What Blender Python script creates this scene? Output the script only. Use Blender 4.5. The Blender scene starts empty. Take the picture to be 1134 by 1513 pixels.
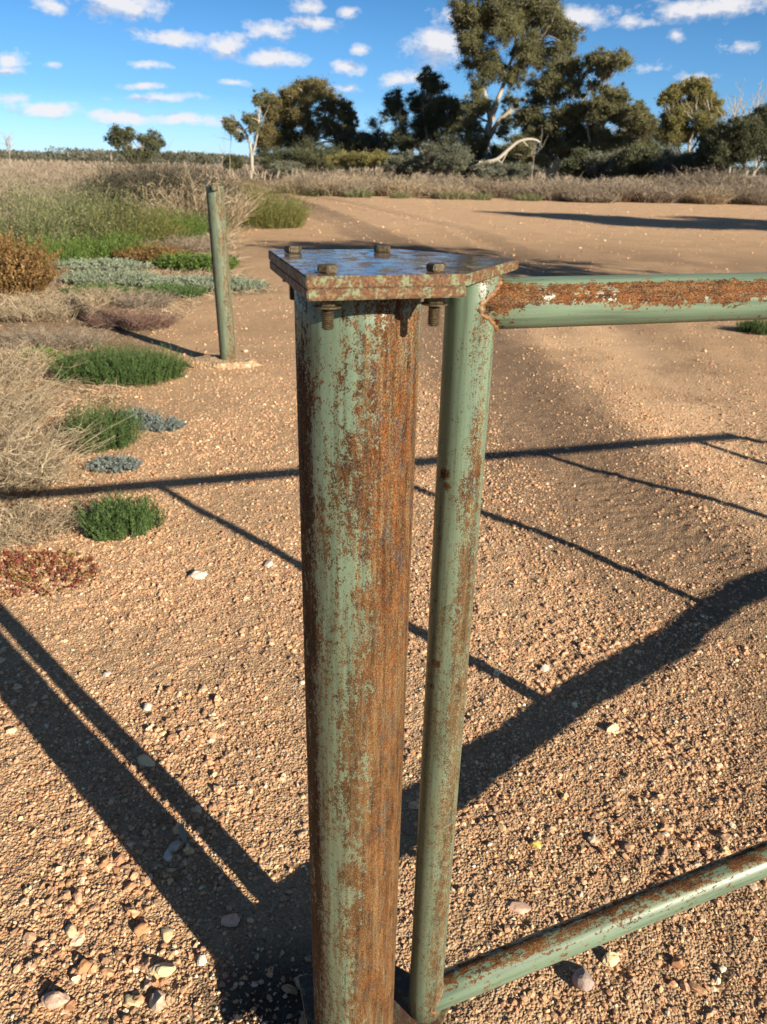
import bpy, bmesh, math, random
import numpy as np
from mathutils import Vector, Matrix
scene = bpy.context.scene
col = scene.collection
R = math.radians
rng = np.random.default_rng(7)
random.seed(7)

# ------------------------------------------------------------------ camera
CAM_H = 1.65
PITCH, ROLL, FPX = 24.4, 1.25, 1125.0
cd = bpy.data.cameras.new("camera"); cam = bpy.data.objects.new("camera", cd); col.objects.link(cam)
_p, _r = R(PITCH), R(ROLL)
FW = np.array([0, math.cos(_p), -math.sin(_p)]); _rt = np.array([1.0, 0, 0]); _up = np.cross(_rt, FW)
CR = _rt*math.cos(_r)+_up*math.sin(_r); CU = _up*math.cos(_r)-_rt*math.sin(_r)
m4 = Matrix.Identity(4)
for i in range(3):
    m4[i][0] = CR[i]; m4[i][1] = CU[i]; m4[i][2] = -FW[i]
m4[0][3], m4[1][3], m4[2][3] = 0, 0, CAM_H
cam.matrix_world = m4
cd.sensor_fit = 'HORIZONTAL'; cd.sensor_width = 7.3; cd.lens = 7.3*FPX/1134
cd.clip_start = 0.05; cd.clip_end = 9000
cd.dof.use_dof = True; cd.dof.focus_distance = 1.35; cd.dof.aperture_fstop = 2.3
scene.camera = cam

# ------------------------------------------------------------------ sun and sky
SUN_EL, SUN_AZ = 22.0, 135.0     # azimuth clockwise from +Y
sd = np.array([math.sin(R(SUN_AZ))*math.cos(R(SUN_EL)), math.cos(R(SUN_AZ))*math.cos(R(SUN_EL)), math.sin(R(SUN_EL))])
sl = bpy.data.lights.new("sun", 'SUN'); sl.energy = 5.0; sl.angle = R(0.5); sl.color = (1.0, 0.87, 0.67)
so = bpy.data.objects.new("sun", sl); col.objects.link(so); so.location = tuple(sd*50)
so.rotation_euler = Vector((-sd[0], -sd[1], -sd[2])).to_track_quat('-Z', 'Y').to_euler()

scene.view_settings.view_transform = 'Standard'; scene.view_settings.look = 'None'
scene.view_settings.exposure = 1.0; scene.view_settings.gamma = 1.0
scene.cycles.use_denoising = True
scene.cycles.max_bounces = 6; scene.cycles.transparent_max_bounces = 8
scene.cycles.caustics_reflective = False; scene.cycles.caustics_refractive = False

def at(x, y, z=0.0):
    """photo pixel -> point on the level plane at height z"""
    d = FW+CR*(x-567)/FPX+CU*(756.5-y)/FPX
    t = (z-CAM_H)/d[2]
    return np.array([0, 0, CAM_H])+d*t
def atY(x, y, Y):
    d = FW+CR*(x-567)/FPX+CU*(756.5-y)/FPX
    return np.array([0, 0, CAM_H])+d*(Y/d[1])

# ------------------------------------------------------------------ node helpers
class NT:
    def __init__(s, nt): s.t = nt; nt.nodes.clear()
    def n(s, typ, ins=None, **props):
        nd = s.t.nodes.new(typ)
        for k, v in props.items(): setattr(nd, k, v)
        if ins:
            for k, v in ins.items():
                sock = nd.inputs[k]
                if isinstance(v, bpy.types.NodeSocket): s.t.links.new(v, sock)
                elif isinstance(v, bpy.types.Node): s.t.links.new(v.outputs[0], sock)
                else: sock.default_value = v
        return nd
    def math(s, op, a, b=0.0, c=None, clamp=False):
        d = {0: a, 1: b}
        if c is not None: d[2] = c
        return s.n('ShaderNodeMath', d, operation=op, use_clamp=clamp).outputs[0]
    def vm(s, op, a, b=None):
        d = {0: a}
        if b is not None: d[1] = b
        return s.n('ShaderNodeVectorMath', d, operation=op).outputs[0]
    def mix(s, f, a, b, mode='MIX'):
        nd = s.t.nodes.new('ShaderNodeMix'); nd.data_type = 'RGBA'; nd.blend_type = mode
        for i, v in ((0, f), (6, a), (7, b)):
            if isinstance(v, bpy.types.NodeSocket): s.t.links.new(v, nd.inputs[i])
            elif i == 0: nd.inputs[0].default_value = v
            else: nd.inputs[i].default_value = (v[0], v[1], v[2], 1)
        return nd.outputs[2]
    def noise(s, vec, scale, detail=4, rough=.55, w=0.0, col=False):
        nd = s.n('ShaderNodeTexNoise', {'Vector': vec, 'Scale': scale, 'Detail': detail, 'Roughness': rough, 'W': w}, noise_dimensions='4D')
        return nd.outputs['Color'] if col else nd.outputs['Fac']
    def ramp(s, fac, stops, interp='LINEAR'):
        nd = s.n('ShaderNodeValToRGB', {'Fac': fac}); cr = nd.color_ramp; cr.interpolation = interp
        while len(cr.elements) < len(stops): cr.elements.new(0.5)
        for e, (p, c) in zip(cr.elements, stops):
            e.position = p
            e.color = (c, c, c, 1) if not isinstance(c, (tuple, list)) else (*c, 1)
        return nd.outputs[0]
    def mr(s, v, a, b, c=0.0, d=1.0):
        return s.n('ShaderNodeMapRange', {0: v, 1: a, 2: b, 3: c, 4: d}, clamp=True).outputs[0]

def new_mat(name):
    m = bpy.data.materials.new(name); m.use_nodes = True
    return m, NT(m.node_tree)

# ------------------------------------------------------------------ world: tinted Nishita sky with fair weather clouds far away
world = bpy.data.worlds.new("World"); scene.world = world; world.use_nodes = True
CLOUDS = [(178,6,66,26,1),(70,8,28,14,.8),(262,58,62,15,.95),(336,68,36,22,1),(398,48,40,17,.95),(462,34,46,12,.8),(450,8,34,14,.9),(518,18,22,11,.85),
          (405,88,58,15,1),(512,99,27,14,1),(535,73,17,8,.85),(214,127,40,6,.85),(75,162,52,14,1),(180,171,62,13,1),(272,178,62,11,.95),
          (14,88,26,15,.9),(14,102,24,9,.8),(78,98,13,5,.7),(645,66,48,36,1.05),(600,120,50,15,.9),(512,131,28,7,.6),(220,100,32,6,.65),
          (1045,10,90,20,1),(862,22,46,20,.9),(935,32,40,10,.75),(1030,118,26,13,.8),(1000,52,14,10,.7),(230,145,70,7,.6),(350,122,24,5,.55),
          (15,145,30,8,.6),(960,98,20,6,.4),(700,20,60,14,.8),(1090,70,25,8,.5),(-120,60,80,25,1),(-160,160,90,16,1),(1300,80,90,24,1),(1450,30,80,24,1)]
def build_world():
    g = bpy.data.node_groups.new("cloud_field", 'ShaderNodeTree')
    g.interface.new_socket("AE", in_out='INPUT', socket_type='NodeSocketVector')
    g.interface.new_socket("D", in_out='OUTPUT', socket_type='NodeSocketFloat')
    G = NT(g); gi = G.n('NodeGroupInput'); go = G.n('NodeGroupOutput')
    ae = gi.outputs[0]
    wv = G.noise(ae, 14.0, 3, .5, 1.0, col=True)
    aw = G.vm('ADD', ae, G.vm('MULTIPLY', G.vm('SUBTRACT', wv, (.5, .5, .5)), (.035, .016, 0)))
    acc = None
    for (cx, cy, rx, ry, a) in CLOUDS:
        d = FW+CR*(cx-567)/FPX+CU*(756.5-cy)/FPX; d /= np.linalg.norm(d)
        az, el = math.atan2(d[0], d[1]), math.asin(d[2])
        sc = 1/1250
        q = G.vm('SUBTRACT', aw, (az, el, 0))
        q = G.vm('MULTIPLY', q, (1/(rx*sc*.97), 1/(ry*sc*.80), 0))
        ln = G.n('ShaderNodeVectorMath', {0: q}, operation='LENGTH').outputs['Value']
        v = G.math('MULTIPLY', G.math('SUBTRACT', 1.0, ln), a)
        acc = v if acc is None else G.math('MAXIMUM', acc, v)
    fl = G.vm('MULTIPLY', ae, (1, 1.7, 1)); n = G.noise(fl, 38.0, 8, .64, 3.0); n2 = G.noise(fl, 130.0, 4, .6, 5.0)
    t = G.math('ADD', acc, G.math('MULTIPLY', G.math('SUBTRACT', n, .52), 2.3))
    t = G.math('ADD', t, G.math('MULTIPLY', G.math('SUBTRACT', n2, .5), .7))
    g.links.new(t, go.inputs[0])
    W = NT(world.node_tree)
    out = W.n('ShaderNodeOutputWorld'); bg = W.n('ShaderNodeBackground', {'Strength': .05})
    sky = W.n('ShaderNodeTexSky', sky_type='NISHITA', sun_disc=False, sun_elevation=R(SUN_EL), sun_rotation=R(SUN_AZ), air_density=1.0, dust_density=0.35, ozone_density=2.5, altitude=0)
    tc = W.n('ShaderNodeTexCoord'); sp = W.n('ShaderNodeSeparateXYZ', {0: tc.outputs['Generated']})
    az = W.math('ARCTAN2', sp.outputs[0], sp.outputs[1]); el = W.math('ARCSINE', sp.outputs[2])
    ae = W.n('ShaderNodeCombineXYZ', {0: az, 1: el}).outputs[0]
    def grp(v):
        nd = W.t.nodes.new('ShaderNodeGroup'); nd.node_tree = g; W.t.links.new(v, nd.inputs[0]); return nd.outputs[0]
    d0 = grp(ae); d1 = grp(W.vm('ADD', ae, (.006, .014, 0)))
    alpha = W.mr(d0, -.10, .62, 0, .92)
    light = W.mr(W.math('SUBTRACT', d0, d1), -.28, .30)
    ccol = W.mix(light, (5.4, 5.9, 7.4), (9.2, 9.0, 9.2))
    tint = W.ramp(W.mr(el, 0, .6), [(0, (.38, .57, .95)), (.045, (.29, .47, .86)), (.12, (.19, .35, .59)), (.22, (.168, .32, .505)), (.30, (.135, .28, .435)), (.65, (.23, .24, .245)), (1, (.26, .25, .24))])  # elevation tint; greyer upper stops put in to take blue out of shadows
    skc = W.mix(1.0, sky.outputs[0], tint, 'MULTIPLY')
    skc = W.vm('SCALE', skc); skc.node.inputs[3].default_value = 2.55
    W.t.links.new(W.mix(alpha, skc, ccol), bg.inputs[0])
    W.t.links.new(bg.outputs[0], out.inputs[0])
build_world()

# ------------------------------------------------------------------ object helpers
def tag(o, label=None, cat=None, group=None, kind=None):
    for k, v in (('label', label), ('category', cat), ('group', group), ('kind', kind)):
        if v: o[k] = v
    return o
def empty(name, loc, label, cat, group=None):
    o = bpy.data.objects.new(name, None); o.location = tuple(float(v) for v in loc); o.empty_display_size = .1
    col.objects.link(o); return tag(o, label, cat, group)
def put(name, me, mat, parent=None):
    """mesh given in world coordinates; re-based on its parent's origin"""
    o = bpy.data.objects.new(name, me); col.objects.link(o)
    if mat is not None and len(me.materials) == 0: me.materials.append(mat)
    if parent is not None:
        off = Vector((0, 0, 0)); q = parent
        while q is not None: off += q.location; q = q.parent
        me.transform(Matrix.Translation(-off)); o.parent = parent
    return o
def npmesh(name, V, F, smooth=False, attrs=None, F2=None):
    """V (n,3), F (m,k) faces all with k corners; F2 optional second face array; attrs {name: (n,) or (n,3)}"""
    me = bpy.data.meshes.new(name)
    V = np.asarray(V, np.float32); Fs = [np.asarray(F, np.int32)]+([np.asarray(F2, np.int32)] if F2 is not None else [])
    Fs = [f for f in Fs if len(f)]
    me.vertices.add(len(V)); me.vertices.foreach_set('co', V.ravel())
    nl = sum(f.size for f in Fs); nf = sum(len(f) for f in Fs)
    me.loops.add(nl); me.loops.foreach_set('vertex_index', np.concatenate([f.ravel() for f in Fs]))
    me.polygons.add(nf)
    tot = np.concatenate([np.full(len(f), f.shape[1], np.int32) for f in Fs])
    st = np.concatenate([[0], np.cumsum(tot)[:-1]]).astype(np.int32)
    me.polygons.foreach_set('loop_start', st)
    try: me.polygons.foreach_set('loop_total', tot)
    except Exception: pass
    me.polygons.foreach_set('use_smooth', np.full(nf, bool(smooth)))
    for k, a in (attrs or {}).items():
        a = np.asarray(a, np.float32)
        if a.ndim == 1:
            at_ = me.attributes.new(k, 'FLOAT', 'POINT'); at_.data.foreach_set('value', a)
        else:
            at_ = me.attributes.new(k, 'FLOAT_VECTOR', 'POINT'); at_.data.foreach_set('vector', a.ravel())
    me.update(calc_edges=True); me.validate()
    return me

def _hash(ix, iy, s):
    h = (ix.astype(np.int64)*374761393+iy.astype(np.int64)*668265263+s*974634777) & 0xffffffff
    h = ((h ^ (h >> 13))*1274126177) & 0xffffffff
    h = (h ^ (h >> 16)) & 0xffffffff
    return h.astype(np.float64)/0xffffffff
def vnoise(x, y, s=0):
    ix, iy = np.floor(x), np.floor(y); fx, fy = x-ix, y-iy
    fx = fx*fx*(3-2*fx); fy = fy*fy*(3-2*fy)
    a, b, c, d = _hash(ix, iy, s), _hash(ix+1, iy, s), _hash(ix, iy+1, s), _hash(ix+1, iy+1, s)
    return (a*(1-fx)+b*fx)*(1-fy)+(c*(1-fx)+d*fx)*fy
def fbm(x, y, s=0, o=4):
    t = 0; a = .5
    for i in range(o): t = t+a*vnoise(x*2**i, y*2**i, s+i*17); a *= .5
    return t/(1-.5**o)
def sst(v, a, b):
    t = np.clip((v-a)/(b-a), 0, 1); return t*t*(3-2*t)

def sweep(P, rad, sides=3, tc=False, flat=None):
    """P (n,k,3) paths, rad (n,k); returns V,F quads. sides=2 gives ribbons."""
    n, k, _ = P.shape
    T = np.gradient(P, axis=1); T /= np.linalg.norm(T, axis=2, keepdims=True)+1e-9
    ref = rng.normal(size=(n, 1, 3)); ref = ref/np.linalg.norm(ref, axis=2, keepdims=True)
    A = np.cross(T, ref); A /= np.linalg.norm(A, axis=2, keepdims=True)+1e-9
    B = np.cross(T, A)
    ang = np.arange(sides)*2*np.pi/sides
    V = P[:, :, None, :]+rad[:, :, None, None]*(A[:, :, None, :]*np.cos(ang)[None, None, :, None]+B[:, :, None, :]*np.sin(ang)[None, None, :, None])
    V = V.reshape(-1, 3)
    idx = np.arange(n*k*sides).reshape(n, k, sides)
    Fs = []
    rg = range(sides) if sides > 2 else range(1)
    for j in rg:
        j2 = (j+1) % sides
        Fs.append(np.stack([idx[:, :-1, j], idx[:, :-1, j2], idx[:, 1:, j2], idx[:, 1:, j]], -1).reshape(-1, 4))
    return V, np.concatenate(Fs)

# ------------------------------------------------------------------ ground
VEG_EDGE = [at(*p)[:2] for p in ((0,800),(110,745),(160,600),(200,520),(300,440),(405,432),(345,400),(350,345),(425,322),(330,285),(300,262))]
TRACK_A = np.array([at(*p)[:2] for p in ((330,266),(400,285),(480,314),(580,360),(670,430),(715,520),(805,650),(960,770),(1134,885),(1500,1150))])
TRACK_B = np.array([at(*p)[:2] for p in ((345,268),(520,300),(690,340),(860,430),(1000,560),(1134,680),(1400,900))])
RIDGE = np.array([at(*p)[:2] for p in ((760,455),(850,490),(960,560),(1080,640),(1300,780))])
def dist_poly(x, y, P):
    """distance and running length to a polyline"""
    best = np.full(x.shape, 1e9); run = np.zeros(x.shape); acc = 0
    for a, b in zip(P[:-1], P[1:]):
        d = b-a; L = np.linalg.norm(d); t = np.clip(((x-a[0])*d[0]+(y-a[1])*d[1])/L**2, 0, 1)
        e = np.hypot(x-a[0]-t*d[0], y-a[1]-t*d[1]); m = e < best
        best = np.where(m, e, best); run = np.where(m, acc+t*L, run); acc += L
    return best, run
def hfun(x, y):
    x = np.asarray(x, float); y = np.asarray(y, float)
    r = np.hypot(x, y)
    h = (fbm(x*.9, y*.9, 3)-.5)*.035+(fbm(x*5, y*5, 5)-.5)*.016
    h = h+(vnoise(x*22, y*22, 9)-.5)*.008*sst(r, 9, 4)+(vnoise(x*48, y*48, 19)-.5)*.006*sst(r, 5, 3)
    da, ra = dist_poly(x, y, TRACK_A); db, rb = dist_poly(x, y, TRACK_B)
    for d, rr in ((da, ra), (db, rb)):
        w = np.exp(-(d/.28)**2)
        h = h-.024*w+.016*np.exp(-((d-.62)/.22)**2)*(.4+vnoise(x*1.1, y*1.1, 71))
        tread = np.sin(rr*2*np.pi/.085+np.sin(d*40)*1.2)*.0026*sst(d, .42, .25)*sst(r, 12, 6)
        h = h+tread*sst(fbm(x*1.3, y*1.3, 31), .42, .58)
    return h
def build_ground():
    def axis(lo, hi, step, far, g):
        a = list(np.arange(lo, hi+1e-9, step)); s = step; v = hi
        while v < far: s *= g; v += s; a.append(v)
        s = step; v = lo; b = []
        while v > -far: s *= g; v -= s; b.append(v)
        return np.array(b[::-1]+a)
    xs = axis(-2.0, 2.4, .0115, 4200, 1.014); ys = axis(.7, 4.6, .0115, 4200, 1.0105)
    X, Y = np.meshgrid(xs, ys); Z = hfun(X, Y)
    rr = np.hypot(X, Y); Z = Z*sst(rr, 400, 60)
    V = np.stack([X, Y, Z], -1).reshape(-1, 3)
    nx, ny = len(xs), len(ys); idx = np.arange(nx*ny).reshape(ny, nx)
    F = np.stack([idx[:-1, :-1], idx[:-1, 1:], idx[1:, 1:], idx[1:, :-1]], -1).reshape(-1, 4)
    da, _ = dist_poly(X, Y, TRACK_A); db, _ = dist_poly(X, Y, TRACK_B); dr, _ = dist_poly(X, Y, RIDGE)
    wob = (.6+.8*fbm(X*.8, Y*.8, 23))*(1+.25*(fbm(X*5, Y*5, 24)-.5))
    track = np.maximum(np.exp(-(da/(.74*wob))**7), .55*np.exp(-(db/(.40*wob))**2))
    wet = at(640, 375); track = np.maximum(track, 1.3*np.exp(-(((X-wet[0])/3.4)**2+((Y-wet[1])/1.8)**2)))  # only the centre of a darker brown oval in the track mask
    wet = at(960, 385); track = np.maximum(track, .8*np.exp(-(((X-wet[0])/3.6)**2+((Y-wet[1])/2.2)**2))*sst(fbm(X*.9, Y*.9, 37), .3, .6))
    pale = np.exp(-(dr/.8)**6)*sst(fbm(X*2, Y*2, 29), .2, .5)
    far_pale = sst(Y, 19, 26)*sst(X, -5, 1)
    # plant litter on the left of the edge line
    ve = np.array(VEG_EDGE); o = np.argsort(ve[:, 1])
    xe = np.interp(Y, ve[o, 1], ve[o, 0], right=-30)
    xe = np.where(Y > 60, -8-(Y-60)*.35, xe)
    litter = sst(xe-X+(fbm(X*1.5, Y*1.5, 8)-.5)*1.2, -.15, .5)*sst(Y, 2.3, 3.2)
    litter = np.maximum(litter, sst(Y, 56, 62))*(1-np.exp(-(da/1.6)**4))
    mud = np.exp(-(((X+.18)/.22)**2+((Y-1.0)/.2)**2)**2)
    gpos = np.exp(-(((X-2.0)/1.4)**2+((Y-1.35)/.55)**2)**1)
    me = npmesh("ground", V, F, True, {'track': np.clip(track, 0, 1).ravel(), 'pale': np.clip(np.maximum(pale, .7*far_pale), 0, 1).ravel(),
                                       'litter': litter.ravel(), 'mud': np.clip(mud+0*gpos, 0, 1).ravel(), 'dusty': gpos.ravel()})
    m, N = new_mat("stony_red_soil")
    out = N.n('ShaderNodeOutputMaterial'); bs = N.n('ShaderNodeBsdfPrincipled', {'Roughness': .92, 'Specular IOR Level': .25})
    tc = N.n('ShaderNodeTexCoord').outputs['Object']
    A = lambda nm: N.n('ShaderNodeAttribute', attribute_name=nm).outputs['Fac']
    vo = N.n('ShaderNodeTexVoronoi', {'Vector': tc, 'Scale': 150.0, 'Randomness': 1.0})
    vo2 = N.n('ShaderNodeTexVoronoi', {'Vector': tc, 'Scale': 55.0, 'Randomness': 1.0})
    sv = N.n('ShaderNodeSeparateColor', {0: vo.outputs['Color']}); sv2 = N.n('ShaderNodeSeparateColor', {0: vo2.outputs['Color']})
    grit = N.ramp(sv.outputs[0], [(0, (.20, .11, .055)), (.3, (.43, .25, .135)), (.62, (.60, .385, .22)), (.86, (.66, .49, .32)), (1, (.80, .69, .53))])
    big = N.noise(tc, .9, 5, .6, 2); med = N.noise(tc, 7, 5, .65, 4); fine = N.noise(tc, 60, 4, .7, 6)
    soil = N.mix(N.mr(big, .35, .65), (.45, .285, .165), (.61, .405, .245))
    soil = N.mix(N.mr(med, .35, .7), soil, (.50, .345, .215))
    c = N.mix(N.math('MULTIPLY', N.mr(fine, .42, .62), .75), soil, grit)
    c = N.mix(N.math('MULTIPLY', A('track'), N.mr(med, .2, .7, .6, 1.0)), c, (.240, .162, .105))
    c = N.mix(N.math('MULTIPLY', A('pale'), .65), c, (.72, .49, .31))
    # scattered pale flecks
    fl = N.math('GREATER_THAN', sv2.outputs[1], .93); fl = N.math('MULTIPLY', fl, N.math('LESS_THAN', vo2.outputs['Distance'], .35))
    c = N.mix(N.math('MULTIPLY', fl, .6), c, (.62, .46, .33))
    c = N.mix(N.math('MULTIPLY', A('litter'), N.mr(N.noise(tc, 5, 6, .75, 9), .3, .6, .45, 1)), c, N.mix(N.noise(tc, 30, 3, .7, 8), (.13, .095, .06), (.30, .22, .14)))
    c = N.mix(A('dusty'), c, N.mix(N.mr(fine, .35, .65), (.15, .10, .065), (.27, .18, .11)))
    c = N.mix(N.math('MULTIPLY', A('mud'), .93), c, (.022, .020, .018))
    c = N.mix(.5, c, N.mix(N.mr(N.noise(tc, 1.7, 3, .5, 14), .3, .7), (.72, .72, .72), (1, 1, 1)), 'MULTIPLY')
    N.t.links.new(c, bs.inputs['Base Color'])
    N.t.links.new(N.mr(A('mud'), 0, 1, .92, .35), bs.inputs['Roughness'])
    hgt = N.math('ADD', N.math('MULTIPLY', N.math('SUBTRACT', 1.0, vo.outputs['Distance']), .55), N.math('MULTIPLY', fine, .8))
    hgt = N.math('ADD', hgt, N.math('MULTIPLY', N.math('SUBTRACT', 1.0, vo2.outputs['Distance']), .5))
    bp = N.n('ShaderNodeBump', {'Strength': 1.0, 'Distance': .013, 'Height': hgt})
    N.t.links.new(bp.outputs[0], bs.inputs['Normal']); N.t.links.new(bs.outputs[0], out.inputs[0])
    tag(put("ground", me, m), kind='structure')
build_ground()

# ------------------------------------------------------------------ gravel and stones
def ico(sub):
    bm = bmesh.new(); bmesh.ops.create_icosphere(bm, subdivisions=sub, radius=1)
    V = np.array([v.co[:] for v in bm.verts]); F = np.array([[v.index for v in f.verts] for f in bm.faces]); bm.free(); return V, F
ICO1, ICO2, ICO3 = ico(1), ico(2), ico(3)
PEB = np.array([(.40,.20,.095),(.46,.26,.14),(.30,.13,.06),(.56,.40,.26),(.36,.21,.125),(.50,.30,.18),(.66,.54,.42),(.24,.14,.09),(.44,.19,.09),(.52,.36,.17)])
def pebbles(xy, size, ico_):
    V0, F0 = ico_; n = len(xy); k = len(V0)
    jit = (1+rng.normal(0, .20, (n, k, 1))).clip(.6, 1.5); sc = np.stack([rng.uniform(.8, 1.35, n), rng.uniform(.7, 1.1, n), rng.uniform(.45, .85, n)], -1)
    P = V0[None]*jit*sc[:, None, :]*size[:, None, None]
    tilt = rng.normal(0, .35, n); c, s = np.cos(tilt)[:, None], np.sin(tilt)[:, None]
    y, z = P[..., 1]*c-P[..., 2]*s, P[..., 1]*s+P[..., 2]*c
    a = rng.uniform(0, 2*np.pi, n); c, s = np.cos(a)[:, None], np.sin(a)[:, None]
    P = np.stack([P[..., 0]*c-y*s, P[..., 0]*s+y*c, z], -1)
    h = hfun(xy[:, 0], xy[:, 1])
    P[..., 0] += xy[:, 0, None]; P[..., 1] += xy[:, 1, None]; P[..., 2] += (h+size*sc[:, 2]*rng.uniform(.05, .5, n))[:, None]
    F = (F0[None]+(np.arange(n)*k)[:, None, None]).reshape(-1, F0.shape[1])
    ci = rng.choice(len(PEB), n, p=[.16, .16, .1, .12, .12, .12, .06, .06, .05, .05]); colr = ((PEB[ci]*.8+np.array([.66, .46, .31])*.3)*rng.uniform(.7, 1.4, (n, 1))).clip(0, .8)
    return P.reshape(-1, 3), F, np.repeat(colr, k, 0)
def stone_mat():
    m, N = new_mat("pebble_stone"); out = N.n('ShaderNodeOutputMaterial')
    tc = N.n('ShaderNodeTexCoord').outputs['Object']; a = N.n('ShaderNodeAttribute', attribute_name='col').outputs['Vector']
    n = N.noise(tc, 160, 4, .7); n2 = N.noise(tc, 45, 3, .6, 3)
    c = N.mix(N.mr(n, .3, .7), N.mix(.30, a, (.35, .28, .22), 'MULTIPLY'), a)
    c = N.mix(N.mr(n2, .52, .7, 0, .55), c, (.33, .19, .10))
    bs = N.n('ShaderNodeBsdfPrincipled', {'Base Color': c, 'Roughness': .8, 'Specular IOR Level': .3})
    bp = N.n('ShaderNodeBump', {'Strength': .5, 'Distance': .002, 'Height': n}); N.t.links.new(bp.outputs[0], bs.inputs['Normal'])
    N.t.links.new(bs.outputs[0], out.inputs[0]); return m
M_STONE = stone_mat()
def build_gravel():
    Vs, Fs, Cs = [], [], []; off = 0
    def add(x0, x1, y0, y1, dens, med, sig, lo, hi, ic, keep):
        nonlocal off
        n = int((x1-x0)*(y1-y0)*dens); xy = np.stack([rng.uniform(x0, x1, n), rng.uniform(y0, y1, n)], -1)
        xy = xy[np.abs(xy[:, 0]) < .66*xy[:, 1]+.95]
        xy = xy[rng.random(len(xy)) < keep(xy[:, 0], xy[:, 1])]
        sz = np.clip(np.exp(rng.normal(np.log(med), sig, len(xy))), lo, hi)
        V, F, C = pebbles(xy, sz, ic); Vs.append(V); Fs.append(F+off); Cs.append(C); off += len(V)
    def patch(x, y):
        p = sst(fbm(x*1.7, y*1.7, 41), .36, .58)
        da, _ = dist_poly(x, y, TRACK_A); db, _ = dist_poly(x, y, TRACK_B)
        d = np.exp(-(((x-2.0)/1.4)**2+((y-1.35)/.5)**2))
        return (.35+.65*p+.9*np.exp(-((da-.82)/.13)**2))*(1-.75*np.exp(-(da/.4)**2))*(1-.6*np.exp(-(db/.35)**2))*(1-.55*d)
    clump = lambda x, y: patch(x, y)*sst(fbm(x*3.1, y*3.1, 77), .40, .62)
    add(-2.6, 2.8, .45, 3.6, 12000, .0034, .38, .0018, .009, ICO1, lambda x, y: patch(x, y)*sst(y, 3.6, 2.2))
    add(-2.4, 2.6, .45, 3.0, 1100, .0070, .34, .0055, .014, ICO2, lambda x, y: clump(x, y)*sst(y, 3.0, 2.0))
    add(-2.2, 2.6, .5, 2.1, 65, .0115, .25, .010, .021, ICO2, clump)
    add(-4.6, 5.2, 2.2, 7.5, 4600, .0042, .42, .002, .011, ICO1, lambda x, y: patch(x, y)*sst(y, 2.2, 3.4)*sst(y, 7.5, 3.6))
    add(-8, 9, 4.5, 14, 360, .0050, .45, .003, .016, ICO1, lambda x, y: patch(x, y)*sst(y, 14, 6))
    add(-12, 22, 9, 45, 7, .013, .5, .006, .04, ICO1, lambda x, y: np.where(x > -.28*y+2, 1.0, .05))
    me = npmesh("gravel", np.concatenate(Vs), np.concatenate(Fs), False, {'col': np.concatenate(Cs)})
    tag(put("gravel", me, M_STONE), kind='stuff', label='loose red and cream gravel scattered over the sandy ground', cat='gravel')
build_gravel()

def stone(px, py, r, c, label, flat=.65, name='stone', elong=1.2, seed=0, rot=0.0, group='larger stones lying on the gravel'):
    rg = np.random.default_rng(seed+100)
    V, F = ICO3; V = V.copy(); p = at(px, py)
    n = (vnoise(V[:, 0]*1.7+9+seed, V[:, 1]*1.7+V[:, 2]*2.3, seed)-.5)*.55+(vnoise(V[:, 0]*4+seed, V[:, 1]*4+V[:, 2]*5, seed+5)-.5)*.18
    V = V*(1+n[:, None])
    for _ in range(5):
        d = rg.normal(size=3); d /= np.linalg.norm(d); k = rg.uniform(.55, .8); t = V@d; V = V-np.outer(np.maximum(t-k, 0), d)*.9
    V = V*np.array([elong, .85, flat])*r
    cs, sn = math.cos(rot), math.sin(rot); V = np.stack([V[:, 0]*cs-V[:, 1]*sn, V[:, 0]*sn+V[:, 1]*cs, V[:, 2]], -1)
    z = float(hfun(np.array([p[0]]), np.array([p[1]]))[0])
    me = npmesh(name, V, F, False, {'col': np.tile(np.array(c, float), (len(V), 1))}); me.materials.append(M_STONE)
    o = bpy.data.objects.new(name, me); col.objects.link(o); o.location = (p[0], p[1], z+r*flat*.45)
    return tag(o, label, 'stone', group)
W_ = (.72,.62,.54); PK = (.62,.42,.33); OR = (.50,.26,.13); CR_ = (.70,.56,.34); GY = (.34,.27,.25)
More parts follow.
